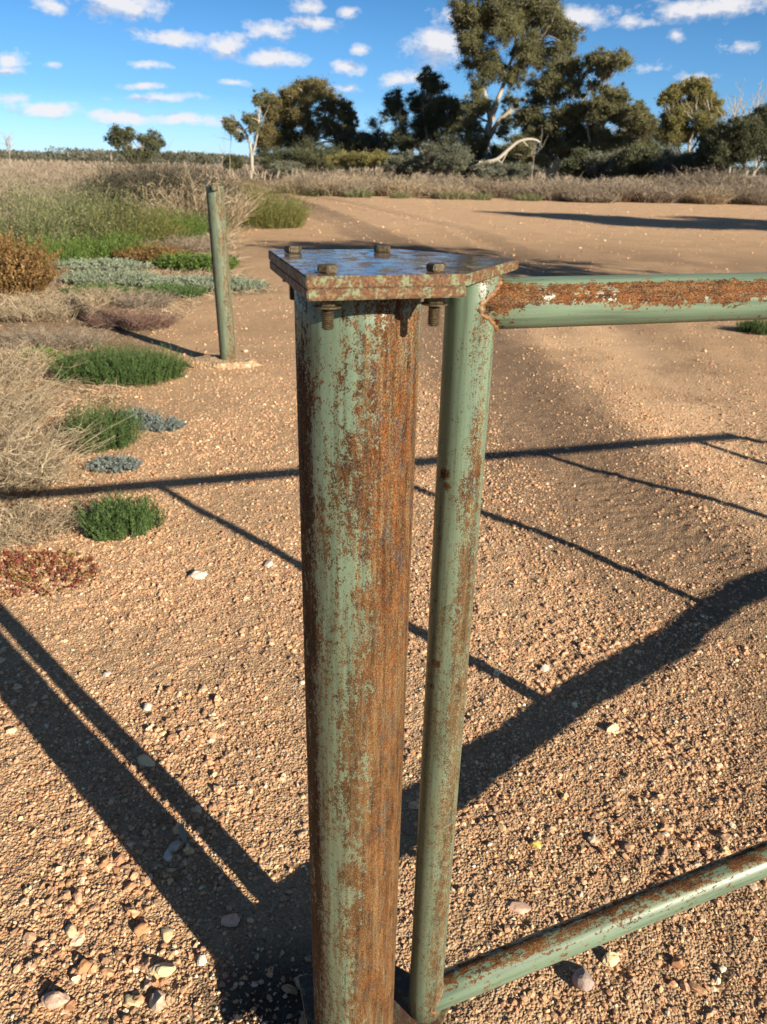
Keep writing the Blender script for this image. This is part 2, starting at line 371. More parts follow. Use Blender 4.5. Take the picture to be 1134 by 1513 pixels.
for i, a in enumerate([
    (292,850,.040,W_,'white flat stone lying alone on the sand left of the post',.55),
    (397,836,.021,(.62,.5,.44),'small pale round stone close to the left side of the post',.7),
    (216,1130,.024,CR_,'cream stone caught between the two dark shadow bands',.7),
    (259,1256,.019,(.5,.42,.36),'grey rounded stone inside the post shadow beside the dry leaf',.75),
    (250,1270,.014,W_,'smaller whitish stone touching the grey one in the post shadow',.7),
    (343,1366,.020,PK,'pinkish upright stone in the dark shadow near the post foot',1.0),
    (861,1452,.027,GY,'grey brown angular stone below the bottom rail, lower right',.8),
    (768,1342,.020,PK,'pale pink stone just above the bottom rail',.6),
    (805,990,.017,W_,'white stone beside the thin picket shadow right of the stile',.8),
    (800,1013,.012,PK,'small pink stone just below the white stone by the picket shadow',.8),
    (158,997,.014,W_,'white chip casting a black shadow above the stile shadow',.8),
    (218,1046,.017,W_,'flat white stone with dark shadow right of the stile shadow band',.6),
    (85,1487,.024,PK,'large pinkish stone in the bottom left corner of the ground',.8),
    (125,1437,.018,OR,'orange stone casting a sharp shadow, bottom left',.8),
    (106,1382,.016,CR_,'yellowish stone left of centre in the lower left gravel',.7),
    (210,1380,.018,OR,'orange brown stone just left of the post shadow edge',.7),
    (247,1385,.017,CR_,'long cream stone beside the orange one by the shadow edge',.6),
    (242,1440,.020,CR_,'knobbly cream stone near the wet black soil',.8),
    (300,1422,.013,W_,'small white stone at the edge of the wet black soil',.7),
    (198,1483,.015,CR_,'pale yellow stone at the bottom edge of the ground',.6),
    (155,1280,.014,OR,'rust red stone, left one of a pair above the orange stone',.8),
    (178,1275,.014,(.46,.22,.13),'dark red stone, right one of the pair above the orange stone',.8),
    (905,1422,.016,CR_,'cream stone right of the angular grey one, under the rail',.9),
    (1000,1425,.015,OR,'tan stone in the shaded gravel at the lower right',.8),
    (790,1250,.012,(.6,.45,.12),'ochre yellow pebble in the gravel right of the stile',.9),
    (362,520,.03,(.55,.42,.30),'sandy stone behind the foot of the far post',.6)]):
    stone(*a[:5], a[5], seed=i, elong=1.1+.3*((i*37) % 5)/5, rot=i*1.3)

# ------------------------------------------------------------------ painted rusty steel
def pipe_mat(name, ust, vst, seed, stretch=.3, paint=(.128,.190,.138), fine=1.0, tan=.3, gloss=.38, dark=((0, 0), (1, 0)), film=0.0, vfilm=1.2, spots=(), tw=2.6, gw=.75, mw=2.4, gr=.6):
    m, N = new_mat(name); out = N.n('ShaderNodeOutputMaterial')
    t = N.n('ShaderNodeAttribute', attribute_name='tc').outputs['Vector']; s = N.n('ShaderNodeSeparateXYZ', {0: t})
    u = N.math('FRACT', N.math('ADD', N.math('DIVIDE', N.math('ARCTAN2', s.outputs[1], s.outputs[0]), 2*math.pi), .75+1))
    v = s.outputs[2]
    st = N.vm('MULTIPLY', t, (1, 1, stretch)); st2 = N.vm('MULTIPLY', t, (1, 1, .05))
    big = N.noise(st, 34, 5, .6, seed); mid = N.noise(N.vm('MULTIPLY', t, (1, 1, .65)), 130*fine, 5, .65, seed+2)
    tiny = N.noise(N.vm('MULTIPLY', t, (1, 1, .75)), 520*fine, 3, .6, seed+4); streak = N.noise(st2, 170, 4, .6, seed+6)
    vmax = vst[-1][0]
    b = N.math('ADD', N.ramp(u, ust), N.math('SUBTRACT', N.ramp(N.math('DIVIDE', v, vmax), [(p/vmax, c) for p, c in vst]), .5))
    e = N.math('ADD', b, N.math('MULTIPLY', N.math('SUBTRACT', big, .5), 1.6))
    e = N.math('ADD', e, N.math('MULTIPLY', N.math('SUBTRACT', mid, .5), mw))
    e = N.math('ADD', e, N.math('MULTIPLY', N.math('SUBTRACT', tiny, .5), tw))
    e = N.math('ADD', e, N.math('MULTIPLY', N.math('SUBTRACT', streak, .5), 1.3))
    for (sx, sy, sz, sr, sk) in spots:
        dd = N.n('ShaderNodeVectorMath', {0: t, 1: (sx, sy, sz)}, operation='DISTANCE').outputs['Value']
        e = N.math('ADD', e, N.math('MULTIPLY', N.mr(dd, sr, 0), sk))
    mask = N.mr(e, .47, .60)
    r1 = N.ramp(N.noise(st, 90*fine, 5, .7, seed+8), [(.25, (.020, .013, .010)), (.40, (.070, .027, .011)), (.49, (.145, .053, .016)), (.60, (.20, .078, .024)), (.72, (.22, .145, .068))])
    grey = N.mr(N.math('ADD', N.noise(N.vm('MULTIPLY', t, (1, 1, .5)), 60, 5, .7, seed+11), N.math('MULTIPLY', N.math('SUBTRACT', tiny, .5), .6)), .53, .62, 0, gw)
    r1 = N.mix(grey, r1, (.068, .066, .068))
    tanm = N.mr(N.math('ADD', N.math('MULTIPLY', streak, .8), N.math('MULTIPLY', tiny, .5)), .66, .80, 0, tan*2)
    r1 = N.mix(tanm, r1, (.23, .175, .095))
    grime = N.ramp(N.noise(N.vm('MULTIPLY', t, (1, 1, .035)), 110, 4, .65, seed+33), [(.36, .38), (.5, .85), (.62, 1.1)])
    r1 = N.mix(1.0, r1, N.ramp(N.noise(N.vm('MULTIPLY', t, (1, 1, .7)), 620*fine, 3, .7, seed+30), [(.36, .12), (.47, .62), (.56, 1.0), (.66, 1.5)]), 'MULTIPLY')
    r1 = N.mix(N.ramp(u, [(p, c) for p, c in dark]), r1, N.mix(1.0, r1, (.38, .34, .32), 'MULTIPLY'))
    # speckled remnants of paint inside the rust
    rem = N.math('GREATER_THAN', N.noise(N.vm('MULTIPLY', t, (1, 1, .7)), 420*fine, 3, .6, seed+15), .62)
    r1 = N.mix(N.math('MULTIPLY', rem, .7), r1, (.15, .20, .125))
    pc = N.mix(N.mr(N.noise(st2, 60, 4, .6, seed+20), .4, .7, 0, .35), paint, (.165, .20, .12))
    pc = N.mix(N.mr(N.noise(st, 12, 4, .6, seed+21), .35, .7, 0, .4), pc, tuple(x*1.35 for x in paint))
    if film:
        fm = N.math('MULTIPLY', N.mr(v, vfilm, vfilm-.35), N.mr(N.math('ADD', N.math('MULTIPLY', streak, .6), N.math('MULTIPLY', tiny, .5)), .42, .68))
        pc = N.mix(N.math('MULTIPLY', fm, film), pc, (.125, .115, .062))
        r1 = N.mix(N.math('MULTIPLY', fm, film*.45), r1, (.15, .10, .045))
    halo = N.mr(e, .36, .52, 0, .5); pc = N.mix(halo, pc, (.19, .17, .095))
    spots = N.math('GREATER_THAN', N.noise(N.vm('MULTIPLY', t, (1, 1, .8)), 400*fine, 3, .6, seed+25), .66)
    pc = N.mix(N.math('MULTIPLY', spots, .85), pc, (.035, .03, .022))
    c = N.mix(gr, N.mix(mask, pc, r1), N.mix(1.0, N.mix(mask, pc, r1), grime, 'MULTIPLY'))
    rough = N.mr(mask, 0, 1, gloss, .78)
    bs = N.n('ShaderNodeBsdfPrincipled', {'Base Color': c, 'Roughness': rough, 'Specular IOR Level': N.mr(mask, 0, 1, .45, .15)})
    hh = N.math('ADD', N.math('MULTIPLY', mask, -.5), N.math('MULTIPLY', N.math('MULTIPLY', mask, tiny), 1.0))
    bp = N.n('ShaderNodeBump', {'Strength': .55, 'Distance': .0009, 'Height': hh}); N.t.links.new(bp.outputs[0], bs.inputs['Normal'])
    N.t.links.new(bs.outputs[0], out.inputs[0]); return m
def plate_mat(name, wet, seed):
    m, N = new_mat(name); out = N.n('ShaderNodeOutputMaterial'); t = N.n('ShaderNodeTexCoord').outputs['Object']
    a = N.noise(t, 70, 6, .7, seed); b = N.noise(t, 300, 4, .65, seed+3); c3 = N.noise(t, 42, 5, .65, seed+5)
    k = N.math('ADD', N.math('MULTIPLY', a, .7), N.math('MULTIPLY', b, .3))
    rust = N.ramp(b, [(.3, (.03, .017, .011)), (.5, (.115, .050, .019)), (.7, (.23, .125, .05))])
    c = N.mix(N.mr(k, .50, .56), rust, (.17, .20, .115)); c = N.mix(N.mr(N.noise(t, 160, 3, .6, seed+9), .6, .66), c, (.05, .04, .045))
    bs = N.n('ShaderNodeBsdfPrincipled', {'Base Color': c, 'Roughness': .75})
    h = N.math('ADD', k, b); dist = .0012
    if wet:
        w = N.mr(N.math('ADD', N.math('MULTIPLY', c3, .6), N.math('MULTIPLY', b, .4)), .44, .52, 0, 1)
        geo = N.n('ShaderNodeNewGeometry'); sz = N.n('ShaderNodeSeparateXYZ', {0: geo.outputs['True Normal']}); w = N.math('MULTIPLY', w, N.math('GREATER_THAN', sz.outputs[2], .9))
        c = N.mix(N.math('MULTIPLY', w, .65), c, (.03, .018, .018), 'MIX')
        N.t.links.new(c, bs.inputs['Base Color'])
        N.t.links.new(N.math('MULTIPLY', w, 1.0), bs.inputs['Coat Weight']); bs.inputs['Coat Roughness'].default_value = .09; bs.inputs['Coat IOR'].default_value = 1.5
        bp2 = N.n('ShaderNodeBump', {'Strength': .5, 'Distance': .0009, 'Height': N.noise(t, 45, 2, .5, seed+12)})
        N.t.links.new(bp2.outputs[0], bs.inputs['Coat Normal'])
    bp = N.n('ShaderNodeBump', {'Strength': .6, 'Distance': dist, 'Height': h}); N.t.links.new(bp.outputs[0], bs.inputs['Normal'])
    N.t.links.new(bs.outputs[0], out.inputs[0]); return m
def bolt_mat():
    m, N = new_mat("weathered_bolt_steel"); out = N.n('ShaderNodeOutputMaterial'); t = N.n('ShaderNodeTexCoord').outputs['Object']
    n = N.noise(t, 260, 4, .7)
    c = N.ramp(n, [(.3, (.025, .018, .011)), (.5, (.075, .055, .028)), (.7, (.17, .14, .08))])
    bs = N.n('ShaderNodeBsdfPrincipled', {'Base Color': c, 'Roughness': .55, 'Metallic': .35})
    bp = N.n('ShaderNodeBump', {'Strength': .4, 'Distance': .0005, 'Height': n}); N.t.links.new(bp.outputs[0], bs.inputs['Normal'])
    N.t.links.new(bs.outputs[0], out.inputs[0]); return m

def tube(name, p0, p1, r, mat, parent, e2=(0, 1, 0), seg=64, rings=None, cap=True, bump=0.0, r1=None, flip=1, arch=0.0):
    """closed pipe from p0 to p1 with per-point pipe coordinates (around, around, along) in attribute tc"""
    p0 = np.array(p0, float); p1 = np.array(p1, float); L = np.linalg.norm(p1-p0); d = (p1-p0)/L
    b = np.array(e2, float); b -= d*(b@d); b /= np.linalg.norm(b); a = np.cross(b, d)*flip
    k = rings or max(2, int(L/.04)); r1 = r if r1 is None else r1
    s = np.linspace(0, L, k+1); ch = min(.0025, r*.1)
    s = np.concatenate([[0, ch], s[1:-1], [L-ch, L]]); rr = r+(r1-r)*s/L; rr[0] -= ch; rr[-1] -= ch
    ang = np.linspace(0, 2*np.pi, seg, endpoint=False)
    loc = np.stack([np.cos(ang)[None]*rr[:, None], np.sin(ang)[None]*rr[:, None], np.repeat(s[:, None], seg, 1)], -1)
    if bump:
        q = (vnoise(loc[..., 2]*9+3, ang[None]*1.5+0*loc[..., 2], 4)-.5)*bump; loc[..., 0] *= 1+q/r; loc[..., 1] *= 1+q/r
    V = p0+loc[..., 0:1]*a+loc[..., 1:2]*b+loc[..., 2:3]*d
    V[..., 2] += arch*loc[..., 2]*(L-loc[..., 2])
    n = len(s); idx = np.arange(n*seg).reshape(n, seg); nx = np.roll(idx, -1, 1)
    F = np.stack([idx[:-1], nx[:-1], nx[1:], idx[1:]], -1).reshape(-1, 4)[:, ::flip]
    V = V.reshape(-1, 3); tc = loc.reshape(-1, 3); F3 = None
    if cap:
        c0 = len(V); V = np.concatenate([V, [p0], [p1]]); tc = np.concatenate([tc, [[0.001, 0, 0]], [[0.001, 0, L]]])
        F3 = np.concatenate([np.stack([nx[0], idx[0], np.full(seg, c0)], -1), np.stack([idx[-1], nx[-1], np.full(seg, c0+1)], -1)])[:, ::flip]
    me = npmesh(name, V, F, True, {'tc': tc}, F3)
    return put(name, me, mat, parent)
def prism(name, poly, z0, z1, mat, parent, bev=.0012):
    bm = bmesh.new(); vs = [bm.verts.new((x, y, z0)) for x, y in poly]; f = bm.faces.new(vs)
    r = bmesh.ops.extrude_face_region(bm, geom=[f]); bmesh.ops.translate(bm, verts=[e for e in r['geom'] if isinstance(e, bmesh.types.BMVert)], vec=(0, 0, z1-z0))
    bmesh.ops.recalc_face_normals(bm, faces=bm.faces)
    bmesh.ops.bevel(bm, geom=bm.edges[:], offset=bev, segments=2, affect='EDGES')
    me = bpy.data.meshes.new(name); bm.to_mesh(me); bm.free(); return put(name, me, mat, parent)
def lathe(name, prof, c, mat, parent, seg=24, smooth=True):
    ang = np.linspace(0, 2*np.pi, seg, endpoint=False); P = np.array(prof)
    V = np.stack([P[:, 0:1]*np.cos(ang), P[:, 0:1]*np.sin(ang), np.repeat(P[:, 1:2], seg, 1)], -1)+np.array(c)
    idx = np.arange(len(P)*seg).reshape(len(P), seg); nx = np.roll(idx, -1, 1)
    F = np.stack([idx[:-1], nx[:-1], nx[1:], idx[1:]], -1).reshape(-1, 4)
    return put(name, npmesh(name, V.reshape(-1, 3), F, smooth), mat, parent)

GA = R(16.5); GU = np.array([math.cos(GA), math.sin(GA), 0]); GV = np.array([-math.sin(GA), math.cos(GA), 0])
POST = np.array([-.036, .927, 0]); PR = .0752
STILE = np.array([.102, .960, 0]); SR = .0318
def G2(u, v): p = POST+GU*u+GV*v; return (p[0], p[1])
M_POST = pipe_mat("post_rusty_paint", [(0,.5),(.22,.84),(.35,.88),(.39,.46),(.43,.38),(.465,.52),(.50,.72),(.535,.86),(.575,1.2),(.69,1.15),(.74,.8),(1,.5)],
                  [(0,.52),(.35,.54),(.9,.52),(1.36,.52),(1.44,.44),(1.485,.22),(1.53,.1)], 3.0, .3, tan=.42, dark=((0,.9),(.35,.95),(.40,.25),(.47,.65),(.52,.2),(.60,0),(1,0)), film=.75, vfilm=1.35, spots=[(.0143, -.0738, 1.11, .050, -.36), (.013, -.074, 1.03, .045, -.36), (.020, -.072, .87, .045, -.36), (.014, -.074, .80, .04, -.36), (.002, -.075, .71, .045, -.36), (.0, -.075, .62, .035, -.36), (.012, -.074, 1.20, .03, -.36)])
M_STILE = pipe_mat("stile_worn_paint", [(0,.16),(.40,.16),(.47,.24),(.51,.48),(.555,.72),(.61,.76),(.66,.50),(.75,.28),(1,.16)],
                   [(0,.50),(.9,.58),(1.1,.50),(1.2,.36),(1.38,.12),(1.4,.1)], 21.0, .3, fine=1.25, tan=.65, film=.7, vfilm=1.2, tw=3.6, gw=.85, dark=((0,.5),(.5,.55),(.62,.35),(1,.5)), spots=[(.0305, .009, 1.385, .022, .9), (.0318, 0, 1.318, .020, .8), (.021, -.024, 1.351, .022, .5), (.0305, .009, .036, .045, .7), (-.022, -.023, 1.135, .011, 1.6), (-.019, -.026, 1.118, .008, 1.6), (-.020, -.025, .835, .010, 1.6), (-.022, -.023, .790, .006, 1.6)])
M_RAIL = pipe_mat("rail_flaking_paint", [(0,.02),(.44,.05),(.48,.30),(.51,.80),(.56,1.1),(.61,1.05),(.645,.65),(.68,.10),(1,.05)],
                  [(0,.9),(.04,.75),(.07,.20),(.15,.30),(.22,.52),(5.3,.55)], 41.0, .5, fine=.9, tan=.25, tw=1.3, gw=.2, mw=2.9)
M_BRAIL = pipe_mat("bottom_rail_flaking_paint", [(0,.1),(.40,.1),(.55,.18),(.62,.34),(.68,.60),(.76,.78),(.84,.5),(1,.2)],
                   [(0,.35),(.15,.45),(.4,.52),(5.5,.5)], 61.0, .4, fine=.9, tan=.2, tw=1.4, gw=.4, mw=2.8)
M_FAR = pipe_mat("far_post_paint", [(0,.2),(.25,.50),(.35,.58),(.42,.22),(.52,.18),(.58,.55),(.63,.62),(.70,.48),(.8,.2),(1,.2)],
                 [(0,.75),(.12,.60),(.3,.5),(1.3,.5),(1.6,.45)], 81.0, .25, fine=.6, tan=.3, gloss=.6, film=.7, vfilm=1.6)
M_PLATE = plate_mat("wet_rusty_plate", True, 2.0); M_FLANGE = plate_mat("rusty_flange", False, 12.0); M_BOLT = bolt_mat()
def weld_mat():
    m, N = new_mat("rusty_weld"); out = N.n('ShaderNodeOutputMaterial'); t = N.n('ShaderNodeTexCoord').outputs['Object']
    n = N.noise(t, 180, 5, .7); n2 = N.noise(t, 60, 3, .6, 4)
    c = N.ramp(n, [(.3, (.05, .025, .015)), (.48, (.18, .075, .03)), (.6, (.24, .13, .055)), (.72, (.34, .30, .19))]); c = N.mix(N.mr(n2, .62, .7), c, (.14, .19, .13))
    bs = N.n('ShaderNodeBsdfPrincipled', {'Base Color': c, 'Roughness': .6}); bp = N.n('ShaderNodeBump', {'Strength': .8, 'Distance': .001, 'Height': n})
    N.t.links.new(bp.outputs[0], bs.inputs['Normal']); N.t.links.new(bs.outputs[0], out.inputs[0]); return m
M_WELD = weld_mat()
def weld_ring(name, c, ax, r, w, parent, wob=.25, off=None):
    """bead around a joint"""
    ax = np.array(ax, float); ax /= np.linalg.norm(ax); u = np.cross(ax, (0, 0, 1.0) if abs(ax[2]) < .9 else (0, 1.0, 0)); u /= np.linalg.norm(u); v = np.cross(ax, u)
    n, k = 96, 10; a = np.linspace(0, 2*np.pi, n, endpoint=False); b = np.linspace(0, 2*np.pi, k, endpoint=False)
    ww = w*(1+wob*np.sin(a*23)+wob*(vnoise(a*5, a*0+2, 6)-.5)*2)
    rad = r+np.cos(b)[None]*ww[:, None]; al = np.sin(b)[None]*ww[:, None]*1.3
    if off is not None: al = al+off(np.cos(a), np.sin(a), u, v)[:, None]
    V = np.array(c)+rad[..., None]*(np.cos(a)[:, None, None]*u+np.sin(a)[:, None, None]*v)+al[..., None]*ax
    idx = np.arange(n*k).reshape(n, k); n1 = np.roll(idx, -1, 0)
    F = np.stack([idx, n1, np.roll(n1, -1, 1), np.roll(idx, -1, 1)], -1).reshape(-1, 4)
    return put(name, npmesh(name, V.reshape(-1, 3), F, True), M_WELD, parent)

def build_post():
    g = empty("gate_post", POST, 'thick rusty green steel pipe post with bolted top plate, in the foreground', 'gate post')
    tube("post_tube", (POST[0], POST[1], -.03), (POST[0], POST[1], 1.526), PR, M_POST, g, seg=96, rings=30)
    prism("flange_plate", [G2(-.085, -.13), G2(.085, -.13), G2(.085, .13), G2(-.085, .13)], 1.5262, 1.5374, M_FLANGE, g)
    prism("pivot_plate", [G2(-.086, -.131), G2(.086, -.131), G2(.203, -.004), G2(.086, .131), G2(-.086, .131)], 1.5378, 1.550, M_PLATE, g)
    weld_ring("weld_bead", (POST[0], POST[1], 1.5245), (0, 0, 1), PR+.0005, .003, g)
    prism("base_plate", [G2(-.086, -.121), G2(.086, -.121), G2(.203, -.004), G2(.086, .121), G2(-.086, .121)], .132, .146, M_PLATE, g)
    M_bolts = []
    for i, (u, v) in enumerate(((-.060, .094), (.056, .094), (-.059, -.104), (.059, -.104))):
        x, y = G2(u, v); b = tube("bolt", (x, y, 1.500), (x, y, 1.552), .0056, M_BOLT, g, seg=20)
        me = b.data
        prof = [(.0001, 1.4925), (.0046, 1.4925)]
        z = 1.4945
        while z < 1.517: prof += [(.0068, z), (.0052, z+.0011)]; z += .0022
        lathe("bolt_thread", prof, (x, y, 0), M_BOLT, b, 24, False)
        def hexa(name, z0, z1, r, rot):
            P = [(x+r*math.cos(rot+k*math.pi/3), y+r*math.sin(rot+k*math.pi/3)) for k in range(6)]
            prism(name, P, z0, z1, M_BOLT, b, .0012)
        hexa("bolt_head", 1.5504, 1.5580, .0114, .3+i*.7); hexa("bolt_nut", 1.517, 1.5258, .0122, .1+i)
        lathe("washer", [(.006, 1.5155), (.0145, 1.5155), (.0145, 1.5168), (.006, 1.5168)], (x, y, 0), M_BOLT, b, 24, False)
    return g
build_post()

def build_gate():
    g = empty("farm_gate", (STILE[0], STILE[1], .146), 'green tubular steel gate with flaking rusty top rail, hung beside the thick post', 'gate')
    zt = 1.498
    def gp(s, z): p = STILE+GU*s; return np.array([p[0], p[1], z])
    bz = lambda s: .181+.202*s-.011*s*s
    L = 5.22
    tube("hinge_stile", gp(0, .147), gp(0, 1.5375), SR, M_STILE, g, seg=72, rings=30)
    tube("top_rail", gp(.004, zt), gp(L, zt), SR-.0004, M_RAIL, g, e2=tuple(GV), flip=-1, seg=64, rings=60)
    tube("bottom_rail", gp(.006, bz(.006)), gp(L-.02, bz(L-.02)), SR-.0004, M_BRAIL, g, e2=tuple(GV), flip=-1, arch=.0107, seg=64, rings=60)
    sad = lambda ca, sa, u, v: SR-np.sqrt(np.maximum(0, SR**2-((SR+.001)*(ca*(u@GV)+sa*(v@GV)))**2))
    c = gp(0, 0)
    weld_ring("weld_bead", gp(SR, zt), GU, SR-.0022, .0042, g, .18, lambda ca, sa, u, v: -sad(ca, sa, u, v)*.97)
    weld_ring("weld_bead", gp(SR, bz(.03)), GU, SR+.0004, .0022, g, .25, lambda ca, sa, u, v: -sad(ca, sa, u, v)*.97)
    tube("end_stile", gp(L, bz(L)), gp(L, zt+SR), SR*.9, M_STILE, g, seg=32)
    for s in (1.285, 2.485, 3.69, 4.80):
        tube("picket", gp(s, bz(s)), gp(s, zt), 0.026, M_STILE, g, seg=24)
    # water drops hanging under the top rail
    return g
build_gate()

# ------------------------------------------------------------------ the far post
def concrete_mat():
    m, N = new_mat("crumbling_concrete"); out = N.n('ShaderNodeOutputMaterial'); t = N.n('ShaderNodeTexCoord').outputs['Object']
    v = N.n('ShaderNodeTexVoronoi', {'Vector': t, 'Scale': 45.0}); s = N.n('ShaderNodeSeparateColor', {0: v.outputs['Color']})
    c = N.ramp(s.outputs[0], [(0, (.20, .14, .085)), (.5, (.36, .26, .165)), (.85, (.46, .36, .25)), (1, (.66, .58, .47))])
    c = N.mix(N.mr(N.noise(t, 12, 4, .6), .4, .6), c, (.40, .26, .15))
    bs = N.n('ShaderNodeBsdfPrincipled', {'Base Color': c, 'Roughness': .9})
    bp = N.n('ShaderNodeBump', {'Strength': 1.0, 'Distance': .012, 'Height': N.math('ADD', N.noise(t, 50, 4, .7), v.outputs['Distance'])}); N.t.links.new(bp.outputs[0], bs.inputs['Normal'])
    N.t.links.new(bs.outputs[0], out.inputs[0]); return m
def build_far_post():
    b = at(337.5, 541); b = np.array([b[0], b[1]+.03, 0]); t = atY(317, 274, b[1]+.0)
    g = empty("bollard", b, 'slim green steel pipe post standing alone beside the dirt track, further back', 'post')
    tube("post_tube", b-[0, 0, .05], t, .0715, M_FAR, g, seg=48, rings=30)
    # lug welded to the front of the top with a dark recess below
    d = (t-b)/np.linalg.norm(t-b); c = t-d*.035+np.array([.012, -.071, 0])
    tube("top_lug", c, c+d*.042, .030, M_FAR, g, seg=24, rings=2)
    V, F = ICO3; V = V.copy()
    n = (vnoise(V[:, 0]*2.2+4, V[:, 1]*2.2+V[:, 2]*2, 3)-.5)*.3+(vnoise(V[:, 0]*6, V[:, 1]*6+V[:, 2]*6, 8)-.5)*.30
    V = V*(1+n[:, None])*np.array([.30, .17, .10]); V[:, 2] = np.minimum(V[:, 2], .045+.020*vnoise(V[:, 0]*14, V[:, 1]*14, 2)); V[:, 2] += (vnoise(V[:, 0]*30, V[:, 1]*30+V[:, 2]*30, 12)-.5)*.02; V += b+np.array([-.05, -.02, .010])
    put("concrete_footing", npmesh("concrete_footing", V, F, False), concrete_mat(), g)
build_far_post()

# ------------------------------------------------------------------ plants
def veg_mat(name, lo, hi, trans=.25, rough=.7, extra=None, xs=0.0):
    """each blade or leaf takes its own tone from attribute rnd"""
    m, N = new_mat(name); out = N.n('ShaderNodeOutputMaterial'); a = N.n('ShaderNodeAttribute', attribute_name='rnd').outputs['Fac']
    st = [(0, lo), (.8-xs, hi)]
    if extra: st += [(.9-xs, extra), (1, extra)]
    c = N.ramp(a, st)
    d = N.n('ShaderNodeBsdfPrincipled', {'Base Color': c, 'Roughness': rough, 'Specular IOR Level': .3})
    tr = N.n('ShaderNodeBsdfTranslucent', {'Color': c}); mx = N.n('ShaderNodeMixShader', {0: trans, 1: d.outputs[0], 2: tr.outputs[0]})
    N.t.links.new(mx.outputs[0], out.inputs[0]); return m
MV = dict(
    dry=veg_mat("dry_stalks", (.18,.135,.09), (.46,.37,.25), .15, extra=(.60,.51,.37)),
    drygrey=veg_mat("grey_dry_stalks", (.13,.10,.08), (.33,.27,.21), .15, extra=(.42,.35,.27)),
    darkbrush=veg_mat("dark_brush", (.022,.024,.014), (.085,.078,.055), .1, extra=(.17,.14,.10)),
    pink=veg_mat("faded_brush", (.17,.135,.10), (.37,.305,.235), .2),
    green=veg_mat("fleshy_green", (.035,.07,.020), (.115,.19,.06), .2),
    bright=veg_mat("bright_green", (.045,.085,.02), (.15,.23,.05), .25),
    feather=veg_mat("feathery_green", (.038,.062,.020), (.155,.20,.07), .25, extra=(.33,.30,.18), xs=.22),
    greygreen=veg_mat("grey_green_leaf", (.13,.17,.12), (.30,.34,.25), .15),
    blue=veg_mat("blue_grey_leaf", (.10,.13,.125), (.24,.28,.27), .15),
    red=veg_mat("red_succulent", (.14,.022,.026), (.28,.07,.05), .2, extra=(.30,.24,.08), xs=.3),
    brown=veg_mat("seeded_brown", (.07,.045,.018), (.30,.175,.065), .15, extra=(.46,.34,.18)),
    purple=veg_mat("dry_purple_twig", (.10,.06,.05), (.26,.16,.13), .1),
    yellow=veg_mat("yellow_green", (.07,.085,.022), (.20,.20,.055), .25, extra=(.30,.26,.13)))
MV['bark'] = veg_mat("pale_gum_bark", (.30,.27,.23), (.44,.40,.34), 0.0)
MV['bark2'] = veg_mat("grey_bark", (.20,.17,.14), (.40,.35,.29), 0.0)
LEAF = dict(
    gum=veg_mat("gum_leaves", (.075,.085,.045), (.30,.285,.145), .38),
    olive=veg_mat("olive_leaves", (.095,.088,.040), (.34,.285,.13), .38),
    dark=veg_mat("dark_leaves", (.050,.060,.034), (.19,.20,.11), .34),
    yel=veg_mat("yellow_leaves", (.12,.12,.045), (.38,.34,.13), .36),
    salt=veg_mat("saltbush_leaves", (.09,.10,.072), (.25,.26,.19), .25),
    distant=veg_mat("far_leaves", (.085,.090,.065), (.145,.145,.11), .1))

def plant_obj(name, me, mat, loc, label, cat, group=None, rot=0, sc=1):
    if len(me.materials) == 0: me.materials.append(mat)
    o = bpy.data.objects.new(name, me); col.objects.link(o); o.location = tuple(float(v) for v in loc); o.rotation_euler = (0, 0, rot)
    o.scale = (sc, sc, sc) if not isinstance(sc, tuple) else sc
    return tag(o, label, cat, group)
def stalks(n, rx, ry, h, w, k=5, lean=.5, curl=.25, hv=.35, sides=2, dome=.5, base=.75):
    """bundle of curved blades rising from an ellipse; local coordinates"""
    a = rng.uniform(0, 2*np.pi, n); r = np.sqrt(rng.uniform(0, 1, n)); bx, by = np.cos(a)*r, np.sin(a)*r
    H = h*(1-dome*r**2)*(1+rng.normal(0, hv*.5, n)).clip(.25, 1.6)
    t = np.linspace(0, 1, k)
    dx = bx*lean+rng.normal(0, .22, n)*lean; dy = by*lean+rng.normal(0, .22, n)*lean
    cx, cy = rng.normal(0, curl, n), rng.normal(0, curl, n)
    P = np.zeros((n, k, 3))
    P[..., 0] = (bx*rx*base)[:, None]+(dx*H)[:, None]*t+(cx*H)[:, None]*t**2.2
    P[..., 1] = (by*ry*base)[:, None]+(dy*H)[:, None]*t+(cy*H)[:, None]*t**2.2
    P[..., 2] = H[:, None]*(t-.18*t**3*lean)
    P += rng.normal(0, .02, P.shape)*h*t[None, :, None]
    rad = w*(1-.75*t)[None]*rng.uniform(.6, 1.3, (n, 1))
    V, F = sweep(P, rad, sides)
    return V, F, np.repeat(rng.random(n), k*sides), P
def leaves(C, size, droop=0.0, aspect=.35, rnd=None, up=None):
    """diamond leaves at points C (n,3)"""
    n = len(C); d = rng.normal(size=(n, 3)); 
    if up is not None: d = d*.45+up
    d[:, 2] -= droop; d /= np.linalg.norm(d, axis=1, keepdims=True)
    s = np.cross(d, rng.normal(size=(n, 3))); s /= np.linalg.norm(s, axis=1, keepdims=True)+1e-9
    L = (size*rng.uniform(.6, 1.3, n))[:, None] if np.isscalar(size) else (size*rng.uniform(.6, 1.3, n))[:, None]
    V = np.stack([C-d*L*.5, C+s*L*aspect*.5, C+d*L*.5, C-s*L*aspect*.5], 1).reshape(-1, 3)
    F = np.arange(4*n).reshape(n, 4); r = rng.random(n) if rnd is None else rnd
    return V, F, np.repeat(r, 4)
def join(parts):
    off = 0; Vs, Fs, Rs = [], [], []
    for V, F, r in parts: Vs.append(V); Fs.append(F+off); Rs.append(r); off += len(V)
    return np.concatenate(Vs), np.concatenate(Fs), np.concatenate(Rs)
